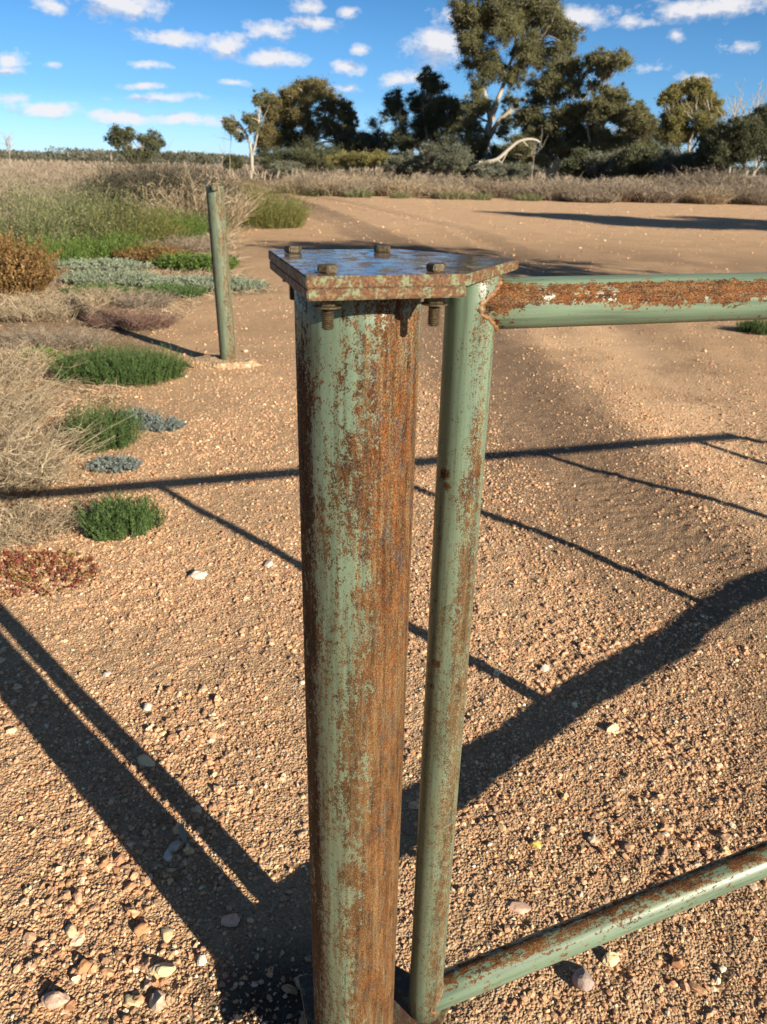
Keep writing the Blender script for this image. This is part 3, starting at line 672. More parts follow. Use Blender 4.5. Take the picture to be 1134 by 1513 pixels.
def leafy_shrub(n, rx, ry, h, leaf, per=26, lean=.45, w=.0016, aspect=.22, upk=.9, dome=.45, basef=.75):
    V, F, r, P = stalks(n, rx, ry, h, w, 6, lean, .12, .3, 3, dome, basef)
    i = rng.integers(0, n, n*per); t = rng.uniform(.15, 1, n*per)*(P.shape[1]-1); a = np.floor(t).astype(int).clip(0, P.shape[1]-2); f = (t-a)[:, None]
    C = P[i, a]*(1-f)+P[i, a+1]*f; D = P[i, a+1]-P[i, a]; D /= np.linalg.norm(D, axis=1, keepdims=True)
    rn = (rng.random(n)[i]*.6+rng.random(n*per)*.4)
    L = leaves(C+rng.normal(0, leaf*.25, C.shape), leaf, 0, aspect, rn*.95, up=D*upk)
    return join([(V, F, r*.5), L])
def mk(name, data): V, F, r = data; return npmesh(name, V, F, False, {'rnd': r})
def gpos(px, py, dz=0): p = at(px, py); return (p[0], p[1], float(hfun(np.array([p[0]]), np.array([p[1]]))[0])-.01+dz)

# three fleshy green shrubs and one at the right edge
for (px, py, n, rx, ry, h, lab) in ((187, 782, 300, .155, .14, .18, 'small bushy green shrub nearest the camera, just below the long rail shadow'),
                                   (150, 655, 420, .22, .17, .25, 'green fleshy shrub between the dry twig heap and the blue grey herbs'),
                                   (180, 560, 1200, .53, .28, .27, 'widest low green shrub, left of the far post footing'),
                                   (1122, 492, 260, .22, .16, .16, 'small dark green shrub at the right edge under the top rail')):
    sub = [leafy_shrub(int(n*.7), rx*.8, ry*.9, h, .016, 46, lean=.28, basef=1.0, dome=.35)]
    for _ in range(4):
        a_ = rng.uniform(0, 6.28); q_ = leafy_shrub(int(n*.12), rx*.32, ry*.4, h*rng.uniform(.6, 1.15), .016, 46, lean=.45, basef=1.0, dome=.4); q_[0][:, 0] += rx*.75*math.cos(a_); q_[0][:, 1] += ry*.75*math.sin(a_); sub.append(q_)
    plant_obj("green_shrub", mk("green_shrub", join(sub)), MV['green'], gpos(px, py), lab, 'shrub', 'fleshy green shrubs on the sand', rng.uniform(-.3, .3))
for (px, py, n, rx, h, lab) in ((170, 690, 200, .17, .07, 'flat blue grey herb beside the dry twig heap, above the rail shadow'),
                                (240, 633, 160, .15, .09, 'blue grey herb with dry stems right of the middle green shrub'),
                                (205, 622, 90, .13, .11, 'greyish half dead herb behind the middle green shrub')):
    plant_obj("grey_herb", mk("grey_herb", leafy_shrub(n, rx, rx*.7, h, .014, 30, lean=.9, aspect=.4, upk=.3)), MV['blue'], gpos(px, py), lab, 'herb', 'blue grey herbs on the sand')
plant_obj("red_groundcover", mk("red_groundcover", leafy_shrub(360, .38, .27, .04, .011, 20, lean=1.3, aspect=.45, upk=.2)), MV['red'], gpos(38, 850), 'low red and yellow creeping succulent on the sand at the left edge', 'plant')
plant_obj("brown_bush", mk("brown_bush", leafy_shrub(900, .66, .5, .80, .026, 60, lean=.75, w=.003, aspect=.7, upk=.1, dome=.65)), MV['brown'], gpos(2, 436), 'rounded orange brown seeded bush at the left edge', 'bush')

def twig_heap(n, rx, ry, h, w=.0022):
    V, F, r, P = stalks(n, rx, ry, h, w, 7, .9, .45, .4, 3, .35, .9)
    m = int(n*2.2); i = rng.integers(0, n, m); a = rng.integers(2, 6, m); C = P[i, a]
    t = np.linspace(0, 1, 4); D = rng.normal(size=(m, 3)); D[:, 2] = np.abs(D[:, 2])*.5; D /= np.linalg.norm(D, axis=1, keepdims=True)
    L = h*rng.uniform(.15, .45, m); Q = C[:, None]+D[:, None]*(L[:, None, None]*t[None, :, None])+rng.normal(0, .012, (m, 4, 3))*t[None, :, None]
    V2, F2 = sweep(Q, w*.7*(1-.6*t)[None]*np.ones((m, 1)), 3)
    return join([(V, F, r), (V2, F2, np.repeat(rng.random(m), 12))])
for (px, py, n, rx, ry, h, w, mt, lab) in (
        (-15, 715, 800, .38, .38, .33, .0024, 'dry', 'tangled heap of pale dry twigs left of the middle green shrub'),
        (-40, 640, 700, .42, .42, .38, .0026, 'dry', 'taller pale dry twig bush cut by the left edge'),
        (25, 788, 420, .30, .20, .12, .002, 'dry', 'low mat of bleached twigs just under the rail shadow at the left edge'),
        (80, 512, 420, .50, .28, .20, .003, 'pink', 'flattened rusty brown dry plant behind the widest green shrub'),
        (195, 483, 420, .46, .26, .20, .003, 'purple', 'dark purplish dry twig plant crossed by the far post shadow'),
        (50, 468, 650, .7, .42, .26, .0036, 'dry', 'broad straw coloured dry mat behind the rusty brown plant'),
        (150, 445, 260, .45, .3, .2, .0036, 'dry', 'straw coloured dry stems in front of the grey green ground cover'),
        (-20, 560, 500, .45, .4, .28, .003, 'dry', 'straw heap at the left edge beside the widest green shrub'),
        (215, 452, 260, .30, .22, .22, .003, 'drygrey', 'small grey dry plant at the edge of the grey green ground cover'),
        (270, 372, 500, .8, .5, .35, .005, 'pink', 'brownish dry plant left of the far post, behind the grey green cover')):
    plant_obj("dry_twig_heap", mk("dry_twig_heap", twig_heap(n, rx, ry, h, w)), MV[mt], gpos(px, py), lab, 'dry bush', 'dry twig plants on the left')
plant_obj("broadleaf_weed", mk("broadleaf_weed", leafy_shrub(110, .22, .16, .12, .045, 12, lean=.9, aspect=.6, upk=.3)), MV['bright'], gpos(60, 535), 'small leafy bright green weed left of the widest green shrub', 'weed')

for (px, py, n, rx, lab) in ((232, 650, 60, .16, 'few dry sticks tangled in the blue grey herb'), (120, 700, 90, .22, 'scattered dry sticks below the middle green shrub')):
    plant_obj("dry_sticks", mk("dry_sticks", twig_heap(n, rx, rx*.7, .05, .0018 if py > 400 else .006)), MV['drygrey' if py < 400 else 'dry'], gpos(px, py), lab, 'dry sticks', 'loose dry sticks')

# grey green creeping cover and bright patches, mid distance
for (px, py, n, rx, ry, h, lf, mt, lab) in (
        (300, 425, 1500, 1.15, .55, .16, .035, 'greygreen', 'spreading grey green ground cover behind and beside the far post'),
        (170, 418, 900, .9, .5, .20, .03, 'greygreen', 'grey green creeping plant left of the spreading ground cover'),
        (255, 437, 600, .55, .25, .16, .03, 'green', 'darker green patch at the front of the grey green cover'),
        (150, 437, 500, .6, .3, .16, .03, 'green', 'green creeping patch left of the darker green one'),
        (290, 398, 700, .8, .4, .28, .05, 'bright', 'fresh green low plant just left of the far post'),
        (225, 388, 500, .7, .4, .35, .04, 'brown', 'orange tinted low plant between green clumps'),
        (150, 398, 500, 1.1, .5, .2, .04, 'greygreen', 'grey green low mat under the feathery green bushes')):
    plant_obj("creeping_plant", mk("creeping_plant", leafy_shrub(n, rx, ry, h, lf, 16, lean=.9, w=.002, aspect=.4, upk=.4)), MV[mt], gpos(px, py), lab, 'ground cover', 'creeping plants near the far post')
for (px, py, n, rx, ry, h, mt, lab) in (
        (30, 376, 900, .75, .6, .95, 'feather', 'tall feathery green bush at the left edge behind the brown seeded bush'),
        (100, 346, 700, .8, .6, 1.0, 'feather', 'feathery green bush second from the left edge'),
        (150, 368, 1000, .8, .6, .95, 'feather', 'light green feathery bush in the middle of the green clumps'),
        (80, 392, 500, .5, .4, .4, 'bright', 'low bright green clump in front of the feathery bushes'),
        (168, 384, 700, .7, .4, .4, 'bright', 'bright green clump at the foot of the middle feathery bush'),
        (205, 368, 900, .9, .6, .75, 'yellow', 'yellowish green bush right of the middle feathery bush'),
        (262, 352, 900, .6, .5, .5, 'bright', 'small bright green bush under the dark dry thicket'),
        (305, 345, 500, .5, .4, .45, 'feather', 'feathery green tuft just left of the far post top'),
        (385, 335, 1500, 1.25, .9, .95, 'yellow', 'yellow green bush right of the far post beside the dirt track'),
        (350, 318, 900, 1.1, .8, .9, 'yellow', 'yellowish bush directly behind the far post top'),
        (412, 328, 700, .8, .6, .55, 'bright', 'low bright green end of the roadside bushes'),
        (0, 335, 800, 1.1, .8, 1.0, 'feather', 'dusty green bush at the far left edge')):
    w = .005
    V, F, r, P = stalks(n, rx, ry, h, w, 6, .55, .2, .7, 2, .45, .95)
    k = n*14; i = rng.integers(0, n, k); a = rng.integers(1, 6, k)
    L = leaves(P[i, a]+rng.normal(0, .025, (k, 3)), .05, 0, .25, None, up=np.array([0, 0, .7]))
    plant_obj("feathery_bush", mk("feathery_bush", join([(V, F, r), (L[0], L[1], L[2]*.9)])), MV[mt], gpos(px, py), lab, 'bush', 'green roadside bushes')

# thickets of dry brush on the left field
def brush(n, rx, ry, h, w=.007, lean=.6):
    V, F, r, P = stalks(n, rx, ry, h, w, 6, lean, .22, .35, 2, .45, .85)
    m = n*3; i = rng.integers(0, n, m); a = rng.integers(2, 6, m); t = np.linspace(0, 1, 3)
    D = rng.normal(size=(m, 3)); D[:, 2] = np.abs(D[:, 2]); D /= np.linalg.norm(D, axis=1, keepdims=True)
    Q = P[i, a][:, None]+D[:, None]*(h*rng.uniform(.08, .25, m)[:, None, None]*t[None, :, None])
    V2, F2 = sweep(Q, w*.6*(1-.5*t)[None]*np.ones((m, 1)), 2)
    return join([(V, F, r), (V2, F2, np.repeat(rng.random(m), 6))])
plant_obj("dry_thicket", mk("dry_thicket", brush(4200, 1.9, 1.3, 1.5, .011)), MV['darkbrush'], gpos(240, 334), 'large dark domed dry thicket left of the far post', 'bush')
plant_obj("dry_thicket", mk("dry_thicket", brush(1100, 1.2, .9, 1.25, .009, .8)), MV['dry'], gpos(292, 340), 'pale twiggy dry bush between the dark thicket and the far post', 'bush')
PB = [mk("dry_bush", brush(700, 1.0, 1.0, 1.0, .012, .7)) for _ in range(6)]
for j, me in enumerate(PB): me.materials.append(MV[('pink', 'dry', 'pink', 'drygrey', 'pink', 'dry')[j]])
def far_bush(x, y, s, lab, grp, name="dry_bush", cat='bush', mats=None):
    me = PB[rng.integers(0, 6) if mats is None else mats]
    o = plant_obj(name, me, None, (x, y, -.03), lab, cat, grp, rng.uniform(0, 6), (s*rng.uniform(1.1, 1.5), s*rng.uniform(1.1, 1.5), s*rng.uniform(.8, 1.1)))
    return o
cnt = 0
for row, (d0, d1, nn) in enumerate(((20, 26, 16), (26, 36, 34), (36, 52, 55), (52, 75, 60))):
    for _ in range(nn):
        y = rng.uniform(d0, d1); xr = -.215*y+.3 if y > 24 else -.29*y; xl = -.60*y
        x = rng.uniform(xl, xr)
        if dist_poly(np.array([x]), np.array([y]), TRACK_A)[0][0] < 2.6: continue
        if y < 27 and abs(x+6.2) < 2.6: continue
        if y > 45: x = rng.uniform(xl, -.245*y)
        far_bush(x, y, rng.uniform(.6, .95) if y < 52 else rng.uniform(.7, 1.05), 'pale dry brush bush standing in the field left of the dirt track', 'dry bushes in the left field')
# row of dry tussocks beyond the sandy clearing
for k in range(62):
    px = 440+k*11.5+rng.uniform(-6, 6); Y = rng.uniform(49, 58)+(px > 800)*rng.uniform(-2, 3)
    p = atY(px, 270, Y); far_bush(p[0], Y, rng.uniform(.85, 1.25)*(1.0 if px < 620 else .85+.3*rng.random()), 'pale dry tussock in the long row at the far edge of the sandy clearing', 'dry tussocks behind the clearing', "dry_tussock", 'tussock', rng.choice([0, 1, 2, 4, 5]))
p = at(965, 299); plant_obj("fallen_bush", mk("fallen_bush", brush(1500, 1.7, 1.0, .85, .02, .8)), MV['drygrey'], (p[0], p[1], 0), 'rounded grey dead bush lying on the bare ground in front of the tussock row', 'bush')
p = at(880, 300); plant_obj("fallen_bush", mk("fallen_bush", brush(900, 1.6, .8, .5, .02, .9)), MV['drygrey'], (p[0], p[1]+1, 0), 'flat dark dead bush left of the rounded grey one', 'bush')
for k in range(7):
    px = 470+k*63+rng.uniform(-12, 12); p = atY(px, 270, rng.uniform(47.5, 49)); 
    plant_obj("green_tuft", PB[0].copy() if False else (mk("green_tuft", brush(260, .9, .7, .45, .014, .8)) if k < 3 else bpy.data.meshes["green_tuft"]), MV['feather'], (p[0], p[1], -.02), 'small dull green tuft at the foot of the dry tussock row', 'tuft', 'green tufts under the tussock row', rng.uniform(0, 6), rng.uniform(.7, 1.2))
def field_stuff():
    parts = []
    for (d0, d1, dens, h, w) in ((22, 45, 26, .55, .012), (45, 90, 9, .85, .028), (90, 220, 2.2, 1.1, .075), (220, 520, .25, 1.5, .25)):
        n = int((d1**2-d0**2)/2*.95*dens); 
        y = np.sqrt(rng.uniform(d0**2, d1**2, n)); x = rng.uniform(-.72, -.23, n)*y
        if d0 >= 90: 
            x = rng.uniform(-.72, .75, n)*y
        keep = sst(fbm(x*.22, y*.22, 55), .30, .5)*sst(dist_poly(x, y, TRACK_A)[0], 1.4, 2.4); m = rng.random(n) < keep; x, y = x[m], y[m]; n = len(x)
        H = h*rng.uniform(.4, 1.2, n); t = np.linspace(0, 1, 3); P = np.zeros((n, 3, 3))
        P[..., 0] = x[:, None]+(rng.normal(0, .45, n)*H)[:, None]*t; P[..., 1] = y[:, None]+(rng.normal(0, .45, n)*H)[:, None]*t; P[..., 2] = H[:, None]*t-.02
        V, F = sweep(P, w*(1-.6*t)[None]*np.ones((n, 1)), 2); parts.append((V, F, np.repeat(rng.random(n), 6)))
    tag(plant_obj("dry_grass", mk("dry_grass", join(parts)), MV['pink'], (0, 0, 0), 'faded dry grass and brush covering the plain to the horizon', 'dry grass'), kind='stuff')
field_stuff()
def litter_stuff():
    n = 26000; ve = np.array(VEG_EDGE); o = np.argsort(ve[:, 1])
    y = rng.uniform(2.9, 24, n); x = np.interp(y, ve[o, 1], ve[o, 0])-np.abs(rng.normal(0, 1.6, n))*(.3+y*.12)+.1
    m = sst(fbm(x*1.1, y*1.1, 66), .36, .55) > rng.random(n)*.9; x, y = x[m], y[m]; n = len(x)
    H = rng.uniform(.02, .12, n)*(.5+y*.07); t = np.linspace(0, 1, 4); P = np.zeros((n, 4, 3))
    P[..., 0] = x[:, None]+(rng.normal(0, .9, n)*H)[:, None]*t; P[..., 1] = y[:, None]+(rng.normal(0, .9, n)*H)[:, None]*t
    P[..., 2] = hfun(x, y)[:, None]+(H*rng.uniform(.1, 1, n))[:, None]*t*(1.4-.6*t)
    V, F = sweep(P, ((.0011+.0002*y)[:, None])*(1-.6*t)[None], 3)
    tag(plant_obj("plant_litter", mk("plant_litter", (V, F, np.repeat(rng.random(n), 12))), MV['dry'], (0, 0, 0), 'dry straw and dead stems littering the soil between the plants', 'dry litter'), kind='stuff')
litter_stuff()
# curled dry gum leaves on the gravel by the post shadow
def dry_leaf(px, py, L, rot, lab):
    t = np.linspace(0, 1, 9); w = np.sin(np.pi*t**.8)*L*.09+.0006; P = np.stack([(t-.5)*L, .18*L*np.sin(t*2.6), .006+.010*np.sin(np.pi*t)], -1)
    V = []; 
    for a, ww in zip(P, w): V += [a+[0, -ww, .002], a, a+[0, ww, .002]]
    F = []
    for i in range(8):
        for j in (0, 1): b = i*3+j; F.append((b, b+1, b+4, b+3))
    me = npmesh("dry_leaf", np.array(V), np.array(F), True, {'rnd': np.full(27, .97)}); p = gpos(px, py, .012)
    plant_obj("dry_leaf", me, MV['greygreen'], p, lab, 'leaf', 'fallen leaves on the gravel', rot)
dry_leaf(278, 1236, .085, 1.75, 'long pale curled leaf lying in the post shadow')
dry_leaf(203, 1116, .04, 2.0, 'short dark bluish leaf tucked beside the cream stone')

# ------------------------------------------------------------------ trees
def tree(name, label, Y, trunks, clumps, nleaf, leaf, lm, bm_, seed, cat='tree', group=None, thin=1.0, depth=.8, px_in=True, limbs=True, blob=9):
    """trunks: polylines [(px,py)...], r0, r1 ; clumps: (px,py,rx_px,ry_px) in the tree's own plane at distance Y"""
    global rng
    keep = rng; rng = np.random.default_rng(seed)
    k = Y*FPX/ (FPX**2) * 1.0
    W = (lambda x, y: atY(x, y, Y)) if px_in else (lambda x, y: np.array([x, Y, y]))
    u = (np.linalg.norm(atY(600, 200, Y)-atY(500, 200, Y))/100) if px_in else 1.0
    b = W(*trunks[0][0][0]); base = np.array([b[0], Y, 0])
    o = empty(name, base, label, cat, group)
    tp = []; allp = []
    for (pl, r0, r1) in trunks:
        P = np.array([W(*q) for q in pl]); P[:, 1] += np.linspace(0, 1, len(P))*rng.normal(0, .6)
        if len(allp) == 0: P[0, 2] = -.2
        tt = np.linspace(0, len(P)-1, 16); ii = np.floor(tt).astype(int).clip(0, len(P)-2); f = (tt-ii)[:, None]
        Q = P[ii]*(1-f)+P[ii+1]*f; Q[1:-1] = (Q[:-2]+Q[1:-1]*2+Q[2:])/4; Q[1:-1] += rng.normal(0, r0*.18, (14, 3))
        tp.append((Q, np.linspace(r0, r1, 16))); allp.append(Q)
    ex = []
    for i, a in enumerate(clumps):
        dd = sorted((math.hypot(a[0]-b[0], a[1]-b[1]), j) for j, b in enumerate(clumps) if j != i)[:2]
        for _, j in dd:
            b2 = clumps[j]
            if j > i or (_ > 0 and len(clumps) > 4 and rng.random() < .4): ex.append(((a[0]+b2[0])/2+rng.normal()*a[2]*.2, (a[1]+b2[1])/2+rng.normal()*a[3]*.2, (a[2]+b2[2])*.42, (a[3]+b2[3])*.42))
    clumps = list(clumps)+ex
    pool = np.concatenate(allp); C = []
    for (cx, cy, rx, ry) in clumps:
        c = W(cx, cy); c[1] += rng.uniform(-1, 1)*depth*(rx*u+1.0); C.append((c, rx*u*1.12, ry*u*1.12))
    if limbs:
        for (c, rx, ry) in C:
            lo = pool[pool[:, 2] < c[2]+.2]; lo = lo if len(lo) else pool
            s = lo[np.argmin(np.linalg.norm(lo-c, axis=1)+rng.uniform(0, 1.0, len(lo)))]
            for q in range(2):
                e = c+rng.normal(0, .5, 3)*np.array([rx, rx, ry]); t = np.linspace(0, 1, 16)[:, None]
                Q = s+(e-s)*t; Q[:, 2] += np.sin(t[:, 0]*np.pi)*np.linalg.norm(e-s)*.08*rng.normal(); Q += rng.normal(0, .012*np.linalg.norm(e-s), Q.shape)*t*(1-t)*4
                r0 = (trunks[0][1]*.30)*(1 if q == 0 else .5); tp.append((Q, np.linspace(r0, r0*.2, 16)))
    P = np.array([q[0] for q in tp]); Rr = np.array([q[1] for q in tp])
    V, F = sweep(P, Rr, 7)
    put("trunk", npmesh("trunk", V, F, True, {'rnd': np.repeat(rng.uniform(.2, .8, len(P)*16), 7)}), bm_, o)
    area = np.array([max(.05, c[1]*c[2]) for c in C]); cnts = (nleaf*2.8*area/area.sum()).astype(int)
    pts = []; rn = []
    for (c, rx, ry), n in zip(C, cnts):
        nb = max(4, int(blob*2.2)); d = rng.normal(size=(nb, 3)); d /= np.linalg.norm(d, axis=1, keepdims=True)
        d *= rng.uniform(.35, 1.0, (nb, 1)); cc = c+d*np.array([rx, max(rx, ry)*.85, ry]); br = rng.uniform(.28, .55, nb)
        w = br**2; bi = rng.choice(nb, n, p=w/w.sum()); g = rng.normal(size=(n, 3)); g /= np.linalg.norm(g, axis=1, keepdims=True); g *= np.abs(rng.normal(0, .55, (n, 1)))
        g[:, 2] *= .75; g[:, 2] -= .15*rng.random(n)
        pts.append(cc[bi]+g*(br[bi]*min(rx, ry*1.3))[:, None]*1.1); rn.append((rng.random(nb)[bi]*.55+rng.random(n)*.45)*.8)
    pts = np.concatenate(pts); rn = np.concatenate(rn); pts = pts[pts[:, 2] > .05] if True else pts; rn = rn[:len(pts)]
    V, F, r = leaves(pts, leaf*.88, .5, .45, rn)
    put("crown", npmesh("crown", V, F, False, {'rnd': r}), lm, o)
    rng = keep; return o

tree("lone_tree", 'small dark rounded tree standing alone on the horizon at the left', 185, [([(203,248),(203,235),(196,222)], .45, .25), ([(203,240),(212,222)], .3, .2)],
     [(178,200,15,12),(168,205,9,8),(192,196,12,8),(186,216,11,11),(205,232,13,11),(216,222,12,15),(226,210,11,13),(206,205,7,6),(220,200,10,8),(232,216,7,10),(196,232,10,8)], 15000, .38, LEAF['dark'], MV['bark2'], 1)
for i, (px, py, r, lab) in enumerate(((249,228,8,'tiny rounded tree on the horizon just right of the lone tree'), (272,229,7,'second tiny tree on the horizon right of the lone tree'), (165,225,4,'tiny pale trunked tree touching the left side of the lone tree'), (300,234,9,'low distant tree on the horizon above the far post'))):
    tree("distant_tree", lab, 240, [([(px,242),(px,py)], .2, .12)], [(px,py,r,r*.6),(px+r*.6,py+3,r*.6,r*.5),(px-r*.6,py+3,r*.6,r*.5)], 1200, .5, LEAF['distant'], MV['bark2'], 20+i, group='tiny trees on the horizon')
def bare_tree(px0, py0, px1, py1, Y, lab, n=26, r=.06, seed=0, mat='bark2', spread=.5):
    global rng
    keep = rng; rng = np.random.default_rng(seed)
    a, b = atY(px0, py0, Y), atY(px1, py1, Y); a[2] = -.1; L = np.linalg.norm(b-a); t = np.linspace(0, 1, 10)[:, None]
    main = a+(b-a)*t+rng.normal(0, .02*L, (10, 3))*t; P = [main]; Rr = [np.linspace(r, r*.3, 10)]
    for _ in range(n):
        s = P[rng.integers(0, min(len(P), 6))][rng.integers(3, 9)]; d = rng.normal(0, spread, 3)+[0, 0, .8]; d /= np.linalg.norm(d); l = L*rng.uniform(.15, .45)
        P.append(s+d*l*t+rng.normal(0, .03*l, (10, 3))*t); Rr.append(np.linspace(r*.4, r*.12, 10))
    V, F = sweep(np.array(P), np.array(Rr), 5); V = V-a
    me = npmesh("dead_tree", V, F, True, {'rnd': np.full(len(V), .5)}); rng = keep
    return plant_obj("dead_tree", me, MV[mat], a, lab, 'dead tree', 'bare dead trees')
bare_tree(14, 250, 14, 206, 120, 'bare grey dead tree poking above the scrub at the left edge', 22, .12, 3)
bare_tree(338, 250, 342, 196, 110, 'thin bare sapling left of the white trunked gum', 14, .05, 5)
bare_tree(330, 255, 326, 212, 105, 'short leafless sapling at the left end of the tree group', 10, .05, 6)
bare_tree(1080, 268, 1088, 142, 72, 'pale bare branches rising behind the dark dense tree', 60, .10, 7, 'bark', .35)
bare_tree(1120, 268, 1118, 148, 74, 'bare twiggy tree behind the dark dense tree at the right edge', 50, .09, 8, 'bark', .3)
bare_tree(785, 275, 792, 205, 66, 'slender bare grey sapling in front of the multi trunked gum', 14, .04, 9)

tree("white_gum_tree", 'thin gum tree with white trunk at the left end of the big group', 108, [([(371,252),(372,225),(368,205),(356,185)], .26, .12), ([(373,228),(380,205),(384,180)], .16, .08)],
     [(336,178,10,8),(342,186,9,8),(350,196,8,10),(366,178,10,10),(376,172,10,8),(382,150,9,16),(392,140,10,10),(378,190,10,8),(352,205,5,5)], 8000, .20, LEAF['gum'], MV['bark'], 2)
tree("broad_gum_tree", 'broad brownish olive gum tree, tallest of the left group', 120, [([(450,262),(448,235),(436,205),(430,190)], .5, .2), ([(449,240),(466,210),(480,180)], .4, .18), ([(449,235),(450,190),(455,150)], .3, .15)],
     [(395,150,14,16),(402,170,16,16),(395,200,16,16),(412,205,18,18),(425,150,16,14),(440,135,18,14),(462,130,20,15),(455,160,24,16),(430,175,20,16),(480,145,14,14),(498,155,14,14),(512,168,12,14),(522,178,8,16),(490,180,22,14),(460,190,24,14),(505,195,14,14),(518,208,8,10),(440,205,18,14),(385,215,12,14)],
     85000, .24, LEAF['olive'], MV['bark'], 3)
for i, (px, py, rx, ry, Y, m, lab) in enumerate(((470,228,50,24,112,'dark','dark low scrub tree under the broad gum'),(515,215,26,30,114,'dark','dark shrub under the right side of the broad gum'),(410,232,30,20,112,'dark','dark shrub under the left side of the broad gum'),
        (345,238,16,11,118,'dark','small dark round bush left of the white trunk'),(553,205,26,30,118,'salt','greyish rounded tree between the broad gum and the dark gum'),(535,232,60,12,95,'yel','pale olive scrub below the greyish rounded tree'),
        (600,238,40,16,92,'salt','blue grey saltbush under the dark gum'),(655,232,44,22,88,'salt','blue grey saltbush left of the big gum trunk'),(420,245,30,10,100,'salt','low grey bush in front of the broad gum'),
        (905,235,40,24,72,'salt','blue grey bush right of the leaning trunks'),(950,232,40,28,70,'dark','dark bush in the middle of the right scrub'),(1000,240,40,28,68,'salt','blue grey bush under the yellow gum'),
        (1045,235,30,28,66,'dark','dark bush left of the dense right tree'),(860,240,34,22,74,'dark','dark bush behind the leaning trunks'),(740,250,46,14,80,'salt','low bush behind the fallen white branch'),(700,250,30,14,96,'dark','dark bush at the big gum foot'))):
    tree("scrub_bush", lab, Y, [([(px,py+ry+12),(px,py)], .12, .06)], [(px,py,rx*.7,ry*.8),(px-rx*.55,py+ry*.2,rx*.45,ry*.6),(px+rx*.55,py+ry*.15,rx*.45,ry*.65),(px+rx*.1,py+ry*.6,rx*.7,ry*.5)], int(9000+rx*ry*8), .19, LEAF[m], MV['bark2'], 40+i, 'bush', 'scrub under the trees', blob=12)
tree("dark_gum_tree", 'dark drooping gum tree just left of the tallest gum', 108, [([(640,266),(640,235),(630,200),(625,160)], .4, .15), ([(640,240),(660,200),(668,175)], .3, .12), ([(638,240),(600,200),(590,170)], .25, .1)],
     [(585,145,15,13),(575,165,11,13),(592,165,14,16),(612,150,12,16),(630,110,11,14),(636,130,16,16),(650,125,12,12),(625,150,16,14),(645,160,20,16),(668,155,18,12),(600,190,22,16),(630,185,24,18),(660,185,22,18),(680,175,12,16),(600,215,22,16),(640,215,28,16),(672,212,18,16),(575,205,10,16)],
     75000, .20, LEAF['dark'], MV['bark2'], 4)
tree("big_gum_tree", 'tallest gum tree with pale limbs, cut by the top of the photo', 98,
     [([(715,275),(716,240),(717,222),(720,200),(724,170)], .50, .30), ([(722,195),(732,160),(744,125),(758,85)], .34, .16), ([(720,210),(735,180),(760,152),(780,145)], .30, .12), ([(724,175),(716,130),(712,90)], .30, .12),
      ([(724,170),(738,140),(752,110),(790,60)], .26, .1), ([(758,85),(765,40),(760,-20)], .2, .08), ([(712,95),(706,50),(705,10)], .18, .07), ([(718,215),(745,170),(770,158)],.2,.09)],
     [(690,8,22,14),(680,30,13,14),(700,35,20,18),(725,25,22,16),(690,62,18,14),(712,60,20,14),(740,50,20,18),(700,90,20,14),(725,85,18,14),(712,118,16,14),(735,105,16,12),(760,30,22,18),(790,20,22,16),(815,35,20,16),(840,55,18,14),
      (780,60,22,16),(800,85,22,16),(765,90,16,16),(740,0,26,14),(780,-8,30,16),(715,-20,26,14),(820,8,16,12),(835,75,16,12),(700,215,22,18),(735,225,18,14),(748,190,16,14),(694,238,20,14),(762,240,18,14),(740,235,16,12),(705,150,18,16),(690,165,14,16),(760,120,14,10),(695,195,18,18),(845,40,12,10),(752,150,14,10),(720,-45,30,20),(770,-45,34,20),(815,-25,20,14)],
     150000, .20, LEAF['gum'], MV['bark'], 5)
tree("multi_trunk_gum", 'gum tree with several slim leaning trunks right of the tallest gum', 90,
     [([(808,272),(810,245),(820,215),(822,180),(818,150)], .24, .12), ([(812,272),(826,240),(850,205),(870,180)], .22, .10), ([(809,268),(836,200),(860,150)], .18, .09), ([(860,150),(878,125),(892,110)], .12, .06)],
     [(800,120,20,16),(825,105,20,16),(848,95,16,12),(815,140,22,14),(790,150,18,14),(840,135,20,14),(795,180,22,16),(830,170,22,16),(860,165,20,14),(850,195,20,16),(810,205,22,14),(780,200,16,16),(800,235,24,16),(775,170,18,16),(815,185,20,16),(845,220,22,16),(880,190,18,14),(760,215,14,12),(770,225,20,14),(935,185,18,14),(948,200,16,14),(925,210,20,14),(870,205,18,16),(830,220,22,14),(865,228,20,14)],
     95000, .19, LEAF['gum'], MV['bark'], 6)
tree("right_gum_tree", 'gum tree with a separate rounded crown right of the multi trunked gum', 86,
     [([(885,272),(888,240),(893,200),(890,160),(892,120)], .2, .10), ([(888,240),(915,200),(922,165)], .16, .08), ([(886,240),(870,200),(866,170)], .14, .07)],
     [(885,85,18,12),(905,90,18,12),(922,85,12,10),(898,105,14,12),(875,98,10,10),(885,125,12,10),(905,140,14,10),(920,135,10,12),(918,155,14,10),(950,152,6,8),(905,170,20,14),(930,175,20,14),(950,180,14,14),(880,175,14,14),(900,200,22,14),(935,205,20,14),(962,190,12,12),(880,215,14,14),(960,215,14,14),(910,225,24,14),(940,228,20,14),(900,155,16,12),(880,150,12,12),(895,240,20,12)],
     75000, .19, LEAF['gum'], MV['bark2'], 7)
